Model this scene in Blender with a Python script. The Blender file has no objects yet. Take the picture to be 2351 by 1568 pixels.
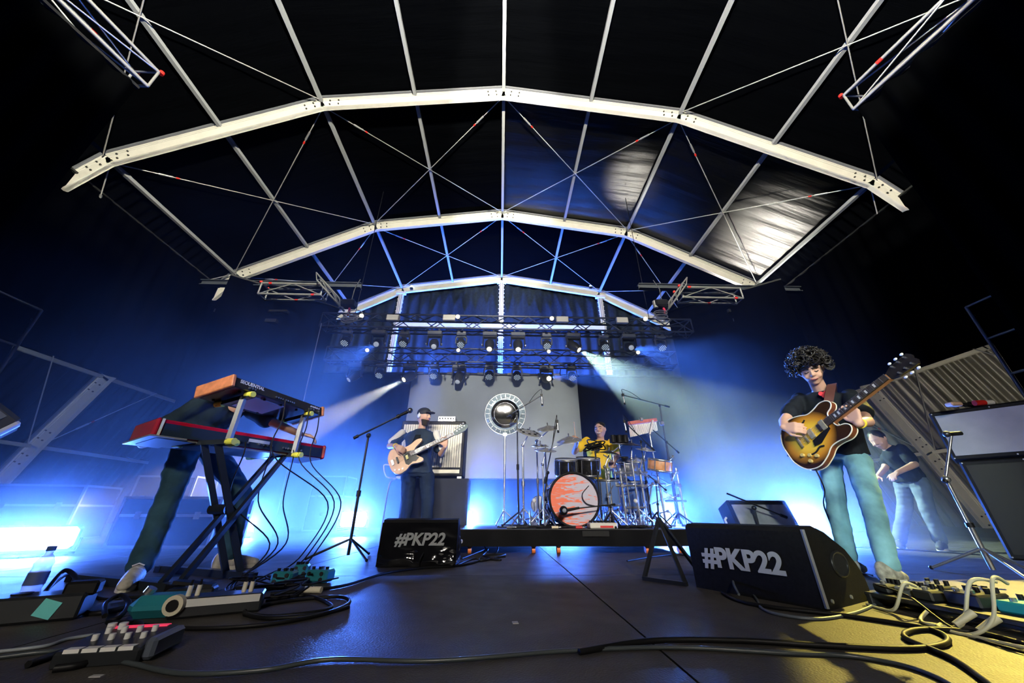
import bpy, bmesh, math, random
from mathutils import Vector, Matrix, noise
random.seed(7)
SC = bpy.context.scene
COL = SC.collection
PI = math.pi
def V(*a): return Vector(a[0] if len(a) == 1 else a)

# ------------------------------------------------------------------ camera
CAMZ = 0.378
FPX, PITCH, YAW, ROLL = 802.8, 0.45534, 0.03165, 0.0019
_F = V(math.sin(YAW)*math.cos(PITCH), math.cos(YAW)*math.cos(PITCH), math.sin(PITCH))
_R0 = V(math.cos(YAW), -math.sin(YAW), 0); _U0 = _R0.cross(_F)
_R = math.cos(ROLL)*_R0 + math.sin(ROLL)*_U0
_U = -math.sin(ROLL)*_R0 + math.cos(ROLL)*_U0
cd = bpy.data.cameras.new('camera'); cam = bpy.data.objects.new('camera', cd); COL.objects.link(cam)
cd.sensor_fit = 'HORIZONTAL'; cd.sensor_width = 36.0; cd.lens = FPX/2351*36.0
cd.clip_start = 0.02; cd.clip_end = 200
cm = Matrix((( _R.x, _U.x, -_F.x, 0), (_R.y, _U.y, -_F.y, 0), (_R.z, _U.z, -_F.z, 0), (0, 0, 0, 1)))
cam.matrix_world = Matrix.Translation((0, 0, CAMZ)) @ cm
SC.camera = cam
def ray(u, v): return _F + _R*((u-1175.5)/FPX) + _U*((784-v)/FPX)
def at(u, v, Y):                      # point on the sight line at depth Y
    d = ray(u, v); return d*(Y/d.y) + V(0, 0, CAMZ)
def atz(u, v, z):                     # point on the sight line at height z
    d = ray(u, v); return d*((z-CAMZ)/d.z) + V(0, 0, CAMZ)
def gr(u, v): return atz(u, v, 0.0)   # point on the stage floor

# ------------------------------------------------------------------ world, exposure, big lights
W = bpy.data.worlds.new('night'); SC.world = W; W.use_nodes = True
W.node_tree.nodes['Background'].inputs[0].default_value = (0.02, 0.05, 0.16, 1)
W.node_tree.nodes['Background'].inputs[1].default_value = 0.02
SC.view_settings.view_transform = 'Standard'; SC.view_settings.look = 'None'
SC.view_settings.exposure = 0.0; SC.view_settings.gamma = 1.0
SC.view_settings.use_curve_mapping = False
SC.cycles.volume_bounces = 0
SC.cycles.volume_step_rate = 2.0
SC.cycles.max_bounces = 5
SC.cycles.sample_clamp_indirect = 4.0
SC.cycles.use_light_tree = False
SC.cycles.adaptive_threshold = 0.1

def aim(o, target):
    d = V(target) - o.location
    o.rotation_euler = d.to_track_quat('-Z', 'Y').to_euler()
def spot(name, loc, target, power, color, deg, blend=0.3, rad=0.05):
    l = bpy.data.lights.new(name, 'SPOT'); l.energy = power; l.color = color
    l.spot_size = math.radians(deg); l.spot_blend = blend; l.shadow_soft_size = rad
    o = bpy.data.objects.new(name, l); COL.objects.link(o); o.location = loc; aim(o, target); return o
def area(name, loc, target, power, color, sx, sy=None, spread=180):
    l = bpy.data.lights.new(name, 'AREA'); l.energy = power; l.color = color
    l.shape = 'RECTANGLE'; l.size = sx; l.size_y = sy or sx; l.spread = math.radians(spread)
    o = bpy.data.objects.new(name, l); COL.objects.link(o); o.location = loc; aim(o, target); return o
WARM = (1.0, 0.93, 0.72); BLUE = (0.055, 0.19, 1.0)
# front-of-house floods behind the camera, aimed up into the roof and onto the stage
spot('front_truss_flood', (-0.4, -2.5, 7.0), (-5.46, 7.02, 12.26), 12000, WARM, 74, 0.15, 0.25)
spot('front_truss_flood', (0.4, -2.5, 7.0), (5.46, 7.02, 12.26), 12000, WARM, 74, 0.15, 0.25)
spot('front_drum_flood', (2.0, -7, 4.6), (1.0, 5.0, 1.25), 3900, (1.0, 0.95, 0.85), 21, 0.35, 0.2)
spot('front_bass_flood', (-3.0, -7, 4.6), (-1.1, 5.0, 1.35), 4600, (1.0, 0.95, 0.85), 16, 0.5, 0.2)
spot('front_screen_flood', (0, -8, 5.0), (-.2, 10.0, 2.6), 5500, (1.0, 0.95, 0.85), 18, 0.4, 0.2)
spot('front_wash', (0, -8, 5.0), (0.2, 3.5, 0.8), 1900, (1.0, 0.92, 0.8), 60, 0.6, 0.3)
spot('yellow_floor_spot', (7.0, 4.4, 4.8), (2.66, 1.20, 0), 7000, (1.0, 0.80, 0.15), 20.5, 0.08, 0.03)
spot('guitarist_spot', (-1.6, -5.0, 2.9), (2.62, 2.7, 0.95), 2100, (0.85, 1.0, 0.92), 20, 0.5, 0.15)
spot('backstage_work_light', (8.6, 14.6, 2.8), (9.7, 10.1, 9.2), 9000, (1, .95, .82), 26, 0.6, 0.35)
spot('backstage_work_light', (5.44, 14.0, 5.36), (4.87, 9.2, 11.75), 3000, (1, .95, .82), 15, 0.6, 0.3)
spot('right_wall_fill', (8.6, 6.9, 0.6), (14.0, 10.8, 3.0), 420, (1, .9, .68), 60, 0.5, 0.1)  # added fill to light the right wall, no lamp known here
spot('left_wall_fill', (-8.4, 6.9, 0.6), (-14.0, 10.8, 3.4), 450, (.75, .88, 1), 60, 0.5, 0.1)  # added cool fill to brighten the left arch leg

# ------------------------------------------------------------------ mesh helpers
class MB:
    def __init__(s, M=None): s.v = []; s.f = []; s.M = M or Matrix.Identity(4); s.sm = []
    def add(s, vs, fs, smooth=False):
        b = len(s.v); s.v += [s.M @ V(p) for p in vs]; s.f += [tuple(i+b for i in f) for f in fs]; s.sm += [smooth]*len(fs); return s
    def box(s, c, d, rz=0, M=None, bev=0):
        x, y, z = d[0]/2, d[1]/2, d[2]/2; T = M or (Matrix.Translation(V(c)) @ Matrix.Rotation(rz, 4, 'Z'))
        if bev:
            b = min(bev, x*.9, y*.9, z*.9); vs = []
            for sz in (-1, 1):
                for sy in (-1, 1):
                    for sx in (-1, 1):
                        vs += [(sx*x, sy*(y-b), sz*(z-b)), (sx*(x-b), sy*y, sz*(z-b)), (sx*(x-b), sy*(y-b), sz*z)]
            bm = bmesh.new(); [bm.verts.new(p) for p in vs]; bmesh.ops.convex_hull(bm, input=bm.verts)
            bmesh.ops.dissolve_limit(bm, angle_limit=.02, verts=bm.verts, edges=bm.edges)
            bm.verts.index_update(); o = [T @ v.co for v in bm.verts]; fs = [[v.index for v in f.verts] for f in bm.faces]; bm.free()
            return s.add(o, fs)
        vs = [T @ V(a, b2, c2) for c2 in (-z, z) for b2 in (-y, y) for a in (-x, x)]
        return s.add(vs, [(0, 2, 3, 1), (4, 5, 7, 6), (0, 1, 5, 4), (2, 6, 7, 3), (0, 4, 6, 2), (1, 3, 7, 5)])
    def bar(s, p0, p1, w, h, up=(0, 0, 1)):          # rectangular bar from p0 to p1
        p0, p1 = V(p0), V(p1); d = (p1-p0); L = d.length; d.normalize(); u = V(up)
        if abs(d.dot(u)) > .99: u = V(1, 0, 0)
        r = d.cross(u).normalized(); u = r.cross(d)
        T = Matrix(((r.x, d.x, u.x, 0), (r.y, d.y, u.y, 0), (r.z, d.z, u.z, 0), (0, 0, 0, 1)))
        return s.box((0, 0, 0), (w, L, h), M=Matrix.Translation((p0+p1)/2) @ T)
    def cyl(s, p0, p1, r0, r1=None, n=10, caps=True):
        r1 = r0 if r1 is None else r1; p0, p1 = V(p0), V(p1); d = (p1-p0).normalized()
        a = V(1, 0, 0) if abs(d.x) < .8 else V(0, 1, 0); e1 = d.cross(a).normalized(); e2 = d.cross(e1)
        vs = []
        for p, r in ((p0, r0), (p1, r1)):
            vs += [p + e1*(r*math.cos(2*PI*i/n)) + e2*(r*math.sin(2*PI*i/n)) for i in range(n)]
        s.add(vs, [(i, (i+1) % n, n+(i+1) % n, n+i) for i in range(n)], True)
        if caps: s.add(vs, [tuple(range(n-1, -1, -1)), tuple(range(n, 2*n))])
        return s
    def tube(s, pts, r, n=6, closed=False, caps=True):
        pts = [V(p) for p in pts]; m = len(pts); vs = []; up = None
        rad = r if callable(r) else (lambda t: r)
        for i, p in enumerate(pts):
            d = (pts[(i+1) % m] - pts[i-1]) if closed else (pts[min(i+1, m-1)] - pts[max(i-1, 0)])
            if d.length < 1e-9: d = V(0, 0, 1)
            d.normalize()
            if up is None:
                up = V(0, 0, 1) if abs(d.z) < .9 else V(1, 0, 0)
            e1 = d.cross(up)
            if e1.length < 1e-6: e1 = d.cross(V(1, .3, 0))
            e1.normalize(); up = e1.cross(d); rr = rad(i/max(1, m-1))
            vs += [p + e1*(rr*math.cos(2*PI*k/n)) + up*(rr*math.sin(2*PI*k/n)) for k in range(n)]
        fs = []
        for i in range(m if closed else m-1):
            a, b = i*n, ((i+1) % m)*n
            fs += [(a+k, b+k, b+(k+1) % n, a+(k+1) % n) for k in range(n)]
        s.add(vs, fs, True)
        if not closed and caps: s.add(vs, [tuple(range(n)), tuple(range(m*n-1, (m-1)*n-1, -1))])
        return s
    def lathe(s, prof, n=24, M=None, caps=True):                 # prof: (r, z) pairs, axis z of M
        M = M or Matrix.Identity(4); vs = []
        for r, z in prof: vs += [M @ V(r*math.cos(2*PI*k/n), r*math.sin(2*PI*k/n), z) for k in range(n)]
        fs = [(i*n+k, i*n+(k+1) % n, (i+1)*n+(k+1) % n, (i+1)*n+k) for i in range(len(prof)-1) for k in range(n)]
        s.add(vs, fs, True)
        if not caps: return s
        if prof[0][0] > 1e-4: s.add(vs, [tuple(range(n-1, -1, -1))])
        if prof[-1][0] > 1e-4: s.add(vs, [tuple(range((len(prof)-1)*n, len(prof)*n))])
        return s
    def prism(s, out, t0, t1, M=None):                # 2d outline (x, y) extruded z t0..t1 in frame M
        M = M or Matrix.Identity(4); n = len(out)
        vs = [M @ V(x, y, t0) for x, y in out] + [M @ V(x, y, t1) for x, y in out]
        return s.add(vs, [tuple(range(n-1, -1, -1)), tuple(range(n, 2*n))] + [(i, (i+1) % n, n+(i+1) % n, n+i) for i in range(n)])
    def sphere(s, c, r, n=12, m=8, sc=(1, 1, 1), M=None):
        M = M or Matrix.Identity(4); c = V(c); vs = [M @ (c+V(0, 0, -r*sc[2]))]
        for j in range(1, m):
            t = -PI/2 + PI*j/m
            vs += [M @ (c+V(r*sc[0]*math.cos(t)*math.cos(2*PI*k/n), r*sc[1]*math.cos(t)*math.sin(2*PI*k/n), r*sc[2]*math.sin(t))) for k in range(n)]
        vs.append(M @ (c+V(0, 0, r*sc[2]))); L = len(vs)-1
        fs = [(0, 1+(k+1) % n, 1+k) for k in range(n)]
        fs += [(1+j*n+k, 1+j*n+(k+1) % n, 1+(j+1)*n+(k+1) % n, 1+(j+1)*n+k) for j in range(m-2) for k in range(n)]
        fs += [(1+(m-2)*n+k, 1+(m-2)*n+(k+1) % n, L) for k in range(n)]
        return s.add(vs, fs, True)
    def grid(s, fn, nu, nv, smooth=True):             # fn(i/nu, j/nv) -> point
        vs = [fn(i/nu, j/nv) for i in range(nu+1) for j in range(nv+1)]; w = nv+1
        return s.add(vs, [(i*w+j, (i+1)*w+j, (i+1)*w+j+1, i*w+j+1) for i in range(nu) for j in range(nv)], smooth)
    def build(s, name, m, parent=None):
        me = bpy.data.meshes.new(name)
        lo = V(min(p.x for p in s.v), min(p.y for p in s.v), min(p.z for p in s.v)); hi = V(max(p.x for p in s.v), max(p.y for p in s.v), max(p.z for p in s.v))
        c = (lo+hi)/2
        if parent is None: c.z = lo.z
        me.from_pydata([tuple(p-c) for p in s.v], [], s.f); me.polygons.foreach_set('use_smooth', s.sm); me.update()
        bm = bmesh.new(); bm.from_mesh(me); bmesh.ops.recalc_face_normals(bm, faces=bm.faces); bm.to_mesh(me); bm.free()
        o = bpy.data.objects.new(name, me); COL.objects.link(o); o.location = c
        if m: me.materials.append(m)
        WM[o.name] = Matrix.Translation(c)
        if parent is not None: setpar(o, parent)
        return o
WM = {}
def setpar(o, parent): o.parent = parent; o.matrix_parent_inverse = WM[parent.name].inverted()
def tag(o, label=None, cat=None, group=None, kind=None):
    if label: o['label'] = label
    if cat: o['category'] = cat
    if group: o['group'] = group
    if kind: o['kind'] = kind
    return o
def thing(name, label, cat, loc=(0, 0, 0), group=None, rz=0):
    o = bpy.data.objects.new(name, None); COL.objects.link(o); o.location = loc; o.rotation_euler = (0, 0, rz)
    o.empty_display_size = .05; WM[o.name] = Matrix.Translation(V(loc)) @ Matrix.Rotation(rz, 4, 'Z')
    return tag(o, label, cat, group)
def children(o): return [c for c in KIDS.get(o.name, [])]
def copy_tree(o, parent=None):
    c = o.copy(); COL.objects.link(c)
    if parent is not None: c.parent = parent
    for ch in [x for x in bpy.data.objects if x.parent == o]: copy_tree(ch, c)
    return c
def place(o, loc, rz=0): o.location = loc; o.rotation_euler = (0, 0, rz)
def spline(pts, k=8, closed=False):
    P = [V(p) for p in pts]; n = len(P); out = []
    for i in range(n if closed else n-1):
        if closed: a, b, c, d = P[i-1], P[i], P[(i+1) % n], P[(i+2) % n]
        else: a, b, c, d = P[max(i-1, 0)], P[i], P[i+1], P[min(i+2, n-1)]
        for j in range(k):
            t = j/k; out.append(.5*((2*b)+(c-a)*t+(2*a-5*b+4*c-d)*t*t+(3*b-a-3*c+d)*t**3))
    if not closed: out.append(P[-1])
    return out
def frame(o, x, y):                                    # matrix from origin and two axes
    x = V(x).normalized(); z = x.cross(V(y)).normalized(); y = z.cross(x); o = V(o)
    return Matrix(((x.x, y.x, z.x, o.x), (x.y, y.y, z.y, o.y), (x.z, y.z, z.z, o.z), (0, 0, 0, 1)))
def text_mb(body, M, size, depth=.001, shear=0, bold=0, align='CENTER'):
    c = bpy.data.curves.new('lettering', 'FONT'); c.body = body; c.size = size; c.extrude = depth; c.shear = shear; c.offset = bold
    c.align_x = align; c.align_y = 'CENTER'; o = bpy.data.objects.new('lettering', c); COL.objects.link(o)
    dg = bpy.context.evaluated_depsgraph_get(); me = o.evaluated_get(dg).to_mesh()
    mb = MB(M); mb.add([v.co.copy() for v in me.vertices], [tuple(p.vertices) for p in me.polygons])
    o.evaluated_get(dg).to_mesh_clear(); bpy.data.objects.remove(o); bpy.data.curves.remove(c); return mb

# ------------------------------------------------------------------ materials
MATS = {}
def mat(name, col, rough=.5, metal=0, var=0, vs=12, bump=0, bs=60, spec=.5, alpha=1, trans=0, emit=None, es=0, wave=None):
    if name in MATS: return MATS[name]
    m = bpy.data.materials.new(name); m.use_nodes = True; nt = m.node_tree; b = nt.nodes['Principled BSDF']
    I = b.inputs; I['Base Color'].default_value = (*col, 1); I['Roughness'].default_value = rough; I['Metallic'].default_value = metal
    I['Specular IOR Level'].default_value = spec; I['Alpha'].default_value = alpha; I['Transmission Weight'].default_value = trans
    if emit: I['Emission Color'].default_value = (*emit, 1); I['Emission Strength'].default_value = es
    tc = nt.nodes.new('ShaderNodeTexCoord')
    if var:
        n = nt.nodes.new('ShaderNodeTexNoise'); n.inputs['Scale'].default_value = vs; n.inputs['Detail'].default_value = 4
        nt.links.new(tc.outputs['Object'], n.inputs['Vector'])
        r = nt.nodes.new('ShaderNodeValToRGB'); r.color_ramp.elements[0].position = .3; r.color_ramp.elements[1].position = .7
        r.color_ramp.elements[0].color = (*[c*(1-var) for c in col], 1); r.color_ramp.elements[1].color = (*[min(1, c*(1+var)) for c in col], 1)
        nt.links.new(n.outputs['Fac'], r.inputs['Fac']); nt.links.new(r.outputs['Color'], I['Base Color'])
    if bump:
        n2 = nt.nodes.new('ShaderNodeTexNoise'); n2.inputs['Scale'].default_value = bs; n2.inputs['Detail'].default_value = 3
        nt.links.new(tc.outputs['Object'], n2.inputs['Vector'])
        bp = nt.nodes.new('ShaderNodeBump'); bp.inputs['Strength'].default_value = bump; bp.inputs['Distance'].default_value = .01
        nt.links.new(n2.outputs['Fac'], bp.inputs['Height']); nt.links.new(bp.outputs['Normal'], I['Normal'])
    MATS[name] = m; return m
ALU = mat('white_aluminium', (.80, .79, .74), .42, .0, .05, 3)
ALUD = mat('bare_aluminium', (.62, .63, .65), .3, .75)
BLK = mat('black_paint', (.010, .010, .011), .5, 0, .2, 30, spec=.15)
BLKM = mat('black_metal', (.02, .021, .023), .32, .4)
CHROME = mat('chrome', (.80, .81, .83), .22, .92)
RUB = mat('black_rubber', (.006, .006, .007), .5, spec=.25)
DRAPE = mat('black_molton', (.0008, .0009, .0012), 1, 0, 0, spec=.0)
RED = mat('red_plastic', (.6, .02, .015), .4)
WHITE = mat('white_plastic', (.75, .75, .73), .4)
# ================================================================== SETTING
# stage deck: big dark plywood sheets with thin joints
def floor_mat():
    m = mat('stage_ply', (.050, .043, .036), .38, 0, .35, 2.2, spec=.42); nt = m.node_tree; b = nt.nodes['Principled BSDF']
    tc = [n for n in nt.nodes if n.type == 'TEX_COORD'][0]
    v = nt.nodes.new('ShaderNodeTexVoronoi'); v.inputs['Scale'].default_value = 150
    nt.links.new(tc.outputs['Object'], v.inputs['Vector'])
    n = nt.nodes.new('ShaderNodeTexNoise'); n.inputs['Scale'].default_value = 5; n.inputs['Detail'].default_value = 6
    nt.links.new(tc.outputs['Object'], n.inputs['Vector'])
    mr = nt.nodes.new('ShaderNodeMapRange'); mr.inputs[3].default_value = .38; mr.inputs[4].default_value = .70
    nt.links.new(n.outputs['Fac'], mr.inputs[0]); nt.links.new(mr.outputs[0], b.inputs['Roughness'])
    bp = nt.nodes.new('ShaderNodeBump'); bp.inputs['Strength'].default_value = .25; bp.inputs['Distance'].default_value = .004
    nt.links.new(v.outputs['Distance'], bp.inputs['Height']); nt.links.new(bp.outputs['Normal'], b.inputs['Normal'])
    return m
PLY = floor_mat()
fl = MB().box((0, 7.5, -.09), (32, 19, .14)).build('floor', BLK); tag(fl, kind='structure')
XS = .50
shared = None
for i in range(-4, 4):
    for j in range(0, 6):
        if shared is None:
            shared = MB().box((XS+i*2.0+1.0, -1.2+j*2.0+1, -.009), (1.992, 1.992, .018)).build('deck_panel', PLY, fl)
            pan0 = shared
        else:
            p = pan0.copy(); COL.objects.link(p); p.location = V(XS+i*2.0+1.0, -1.2+j*2.0+1, -.009)
# side ground beyond the deck
# tent frame ---------------------------------------------------------------
CX = -.072
NODE = [(0, 12.33), (2.726, 11.958), (5.452, 11.464), (7.952, 10.153), (10.356, 8.727), (13.25, 4.45), (14.25, 2.2), (15.1, -.1)]
YA = [1.47, 6.47, 11.47, 16.17]
def nd(k, i, s): return V(CX + s*NODE[i][0], YA[k], NODE[i][1])
KINK = [0, 2, 4, 5, 6, 7]
BEAMH, BEAMW = .42, .125; BOLT0 = None
RANK = ['nearest', 'front', 'middle', 'rear']
BOLT = mat('dark_bolt', (.05, .05, .05), .4, .6)
KEDER = mat('grey_keder', (.16, .17, .20), .5)
for k in (1, 2, 3):
    t = thing('roof_arch', {1: 'cream white polygonal aluminium roof arch spanning the top of the tent, nearest of three', 2: 'cream white roof arch in the middle of the tent, between the other two arches', 3: 'rear white roof arch over the lighting trusses, carried by three posts'}[k], 'roof arch', (CX, YA[k], 0), 'aluminium roof arches')
    for s in (-1, 1):
        for a, b in zip(KINK[:-1], KINK[1:]):
            p, q = nd(k, a, s), nd(k, b, s); d = (q-p).normalized(); n = V(0, 1, 0).cross(d) if s < 0 else d.cross(V(0, 1, 0))
            if n.z < 0 and abs(n.z) > .05: n = -n
            if n.dot(V(CX, YA[k], 3)-p) > 0: n = -n
            mb = MB()
            mb.bar(p - n*.12 - d*.02, q - n*.12 + d*.02, BEAMW*.55, BEAMH, up=n)
            for off in (.075, -.315): mb.bar(p + n*off, q + n*off, BEAMW, .03, up=n)
            mb.bar(p - n*.0 - V(0, BEAMW*.3, 0), q - n*.0 - V(0, BEAMW*.3, 0), .03, .02, up=n)
            mb.build('beam_segment', ALU, t)
            MB().bar(p + n*.14, q + n*.14, .20, .06, up=n).build('keder_rail', KEDER, t)
            # joint bolts
            for e, f in ((p, 1), (q, -1)):
                for dd in (.25, .5):
                    for hh in (-.02, -.2):
                        if k == 3: continue
                        c = e + d*f*dd + n*hh - V(0, BEAMW*.28, 0)
                        if BOLT0 is None: BOLT0 = MB().cyl(c, c - V(0, .03, 0), .022, n=6).build('bolt', BOLT, t); B0C = c.copy(); B0L = BOLT0.location.copy()
                        else: o = BOLT0.copy(); COL.objects.link(o); o.parent = t; o.matrix_parent_inverse = WM[t.name].inverted(); o.location = B0L + c - B0C
# purlins ------------------------------------------------------------------
PW = mat('purlin_aluminium', (.34, .36, .39), .45)
BAYN = ['nearest bay', 'bay behind the front arch', 'bay behind the middle arch']
PN = ['on the ridge', 'first beside the ridge', 'at the upper kink', 'halfway down the slope', 'at the eaves', 'high on the side wall', 'low on the side wall']
for b in range(3):
    for i in (0, 1, 2, 3, 4, 5, 6):
        for s in ((1,) if i == 0 else (-1, 1)):
            if b == 0 and i > 3: continue
            p, q = nd(b, i, s), nd(b+1, i, s)
            off = V(0, 0, -.02)
            mb = MB().bar(p + V(0, .05, 0)+off, q - V(0, .05, 0)+off, .10, .10)
            side = '' if i == 0 else (' left' if s < 0 else ' right')
            o = tag(mb.build('roof_purlin', ALU if i > 4 and s > 0 else PW), f'pale roof purlin {PN[i]}{side}, {BAYN[b]}', 'purlin', 'roof purlins')  # right wall purlins get a paler colour for the light falling there
    # crossed tension rods
ROD = mat('rod_steel', (.60, .60, .60), .35, .5)
def rod(p, q, lab, tb=True):
    t = thing('brace_rod', lab, 'rod', (p+q)/2, 'thin crossed brace rods')
    MB().cyl(p, q, .016, n=5).build('cable', ROD, t)
    d = (q-p).normalized(); c = p + d*(.9)
    if tb:
        MB().cyl(c, c+d*.30, .032, n=6).build('turnbuckle', ALUD, t); MB().cyl(c+d*.36, c+d*.44, .03, n=6).build('marking_tape', RED, t)
for b in range(3):
    for s in (-1, 1):
        sd = 'left' if s < 0 else 'right'
        for (i, j) in ((4, 2), (2, 4), (2, 0), (0, 2), (4, 6), (6, 4)):
            if b == 0 and (i, j) not in ((4, 2), (2, 4)): continue
            nm = {0: 'ridge', 2: 'kink', 4: 'eaves', 6: 'side wall'}
            rod(nd(b, i, s)+V(0, .1, -.05), nd(b+1, j, s)-V(0, .1, .05), f'thin brace rod, {sd} side, running {nm[i]} to {nm[j]}, {BAYN[b]}')
# rear posts ---------------------------------------------------------------
for i, s, w in ((2, -1, 'left'), (0, 1, 'centre'), (2, 1, 'right')):
    p = nd(3, i, s); t = thing('tent_post', f'white tent post at the back wall, {w} of three, with laced eyelets', 'post', (p.x, YA[3], 0), 'tent posts at the back wall')
    y = YA[3]+.02
    MB().box((p.x, y, p.z/2-.15), (.24, .16, p.z-.3)).build('post_profile', ALU, t)
    for sx in (-.05, .05): MB().box((p.x+sx, y-.085, p.z/2-.15), (.02, .02, p.z-.3)).build('groove', KEDER, t)
    MB().box((p.x, y-.05, p.z-.36), (.5, .2, .14)).build('head_plate', ALU, t)
    mb = MB()
    for z in range(12, int(p.z*4)):
        for sx in (-1, 1): mb.box((p.x+sx*.145, y-.03, z*.25), (.05, .03, .03))
    tag(mb.build('lacing', WHITE, t), kind='stuff')
z = at(1150, 750, YA[3]).z
o = MB().box((CX, YA[3]-.02, z), (2*NODE[2][0], .14, .24)).build('gable_rail', ALU); tag(o, 'white horizontal rail joining the three rear posts behind the truss', 'rail')
# roof skins: black vinyl per bay and slope ------------------------------------
def vinyl(nm, sp):
    m = mat(nm, (.0012, .0014, .002), .36, 0, 0, spec=sp); nt = m.node_tree; b = nt.nodes['Principled BSDF']
    tc = [n for n in nt.nodes if n.type == 'TEX_COORD'][0]
    mp = nt.nodes.new('ShaderNodeMapping'); mp.inputs['Scale'].default_value = (.55, 7.5, .55); nt.links.new(tc.outputs['Object'], mp.inputs['Vector'])
    n = nt.nodes.new('ShaderNodeTexNoise'); n.inputs['Scale'].default_value = 1.0; n.inputs['Detail'].default_value = 4
    nt.links.new(mp.outputs['Vector'], n.inputs['Vector'])
    bp = nt.nodes.new('ShaderNodeBump'); bp.inputs['Strength'].default_value = 1.0; bp.inputs['Distance'].default_value = .02
    nt.links.new(n.outputs['Fac'], bp.inputs['Height']); nt.links.new(bp.outputs['Normal'], b.inputs['Normal']); return m
VIN = vinyl('black_vinyl', 0.0); VING = vinyl('glossy_black_vinyl', .35)
ce = bpy.data.objects.new('ceiling', None); COL.objects.link(ce); WM[ce.name] = Matrix.Identity(4); tag(ce, kind='structure')
for b in range(3):
    for s in (-1, 1):
        for a, c in ((0, 2), (2, 4)):
            p0, p1 = nd(b, a, s), nd(b, c, s); L = V(0, YA[b+1]-YA[b], 0)
            n = (p1-p0).cross(V(0, 1, 0)).normalized(); n = n if n.z > 0 else -n
            f = lambda u, v: p0.lerp(p1, u) + L*v + n*(.20 + .05*math.sin(v*PI)*-1 + .012*math.sin(v*60+u*7))
            MB().grid(f, 10, 40).build('roof_panel', VING if (b == 1 and s > 0) else VIN, ce)
# tent side walls (outer skin on the legs): rippled vinyl, lamplit right and shaded left painted as two tones
SKIN = mat('side_vinyl_lit', (.13, .125, .11), .35, 0, .15, 2)
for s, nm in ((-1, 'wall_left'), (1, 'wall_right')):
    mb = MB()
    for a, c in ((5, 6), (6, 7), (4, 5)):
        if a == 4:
            wl_ = mb.build(nm, SKIN if s > 0 else mat('side_vinyl_shaded', (.0015, .0022, .005), .6, 0, .15, 2, spec=.03)); tag(wl_, kind='structure'); mb = MB()
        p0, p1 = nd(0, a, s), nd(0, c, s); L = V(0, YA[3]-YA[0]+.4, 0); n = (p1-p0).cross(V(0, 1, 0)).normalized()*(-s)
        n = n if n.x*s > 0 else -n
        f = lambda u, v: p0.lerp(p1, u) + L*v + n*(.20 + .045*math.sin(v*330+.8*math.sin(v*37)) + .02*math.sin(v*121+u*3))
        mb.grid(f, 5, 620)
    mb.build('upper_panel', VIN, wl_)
# back wall of the tent
BACK = mat('back_cloth', (.02, .03, .05), .95, 0, .25, 8, spec=.05)
f = lambda u, v: V(-15.5+31*u, YA[3]+.35+.07*math.sin(u*330)+.05*math.sin(u*97), -.05+12.4*v)
tag(MB().grid(f, 500, 2).build('wall_back', BACK), kind='structure')
# hanging black drapes ----------------------------------------------------------
def drape(name, p, q, z0, z1, label, amp=.09, wl=.34, m=DRAPE, hem=True, group='black masking drapes'):
    p, q = V(p), V(q); L = (q-p).length; d = (q-p).normalized(); n = d.cross(V(0, 0, 1)); N = max(12, int(L/wl*10)); ph = random.random()*6
    def f(u, v):
        x = u*L; a = amp*(1-.35*v); w = math.sin(x/wl*2*PI+ph+.9*math.sin(x*1.7)) + .35*math.sin(x/wl*5.1+v*2)
        return p + d*x + n*(a*w) + V(0, 0, z0+(z1-z0)*v)
    t = thing(name, label, 'drape', (p+q)/2 + V(0, 0, z0), group)
    MB().grid(f, N, 10).build('cloth', m, t)
    MB().bar(p+V(0, 0, z1+.03), q+V(0, 0, z1+.03), .05, .05).build('drape_rail', BLKM, t)
    return t
for s, w in ((-1, 'left'), (1, 'right')):
    drape('side_drape', (CX+s*10.75, 4.2, 0), (CX+s*10.75, 15.9, 0), 3.75, 8.05, f'long black drape hanging under the {w} eaves, hiding the arch legs', .06, .5)
# stage back drape and upstage side legs
drape('back_drape', (-7.4, 10.6, 0), (7.2, 10.6, 0), .02, 4.35, 'wide black back drape behind the grey screen', .015, .45)
drape('side_leg_drape', (-5.3, 9.9, 0), (-7.6, 8.2, 0), .02, 6.3, 'tall black leg drape upstage left of the truss end', .025, .5)
drape('side_leg_drape', (5.5, 9.9, 0), (8.0, 8.0, 0), .02, 6.4, 'tall black leg drape upstage right of the truss end', .025, .5)
# wing drapes hanging from the two longitudinal trusses (far edge vertical)
WL, WR = at(338, 178, 3.6), at(1958, 232, 3.6)
drape('wing_drape', (WL.x, WL.y, 0), (WL.x-1.2, -1.0, 0), .02, WL.z-.35, 'tall black wing drape at the upper left corner, under the hanging truss', .08, .4)
drape('wing_drape', (WR.x, WR.y, 0), (WR.x+1.2, -1.0, 0), .02, WR.z-.25, 'tall black wing drape at the upper right corner, under the hanging truss', .08, .4)
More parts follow.
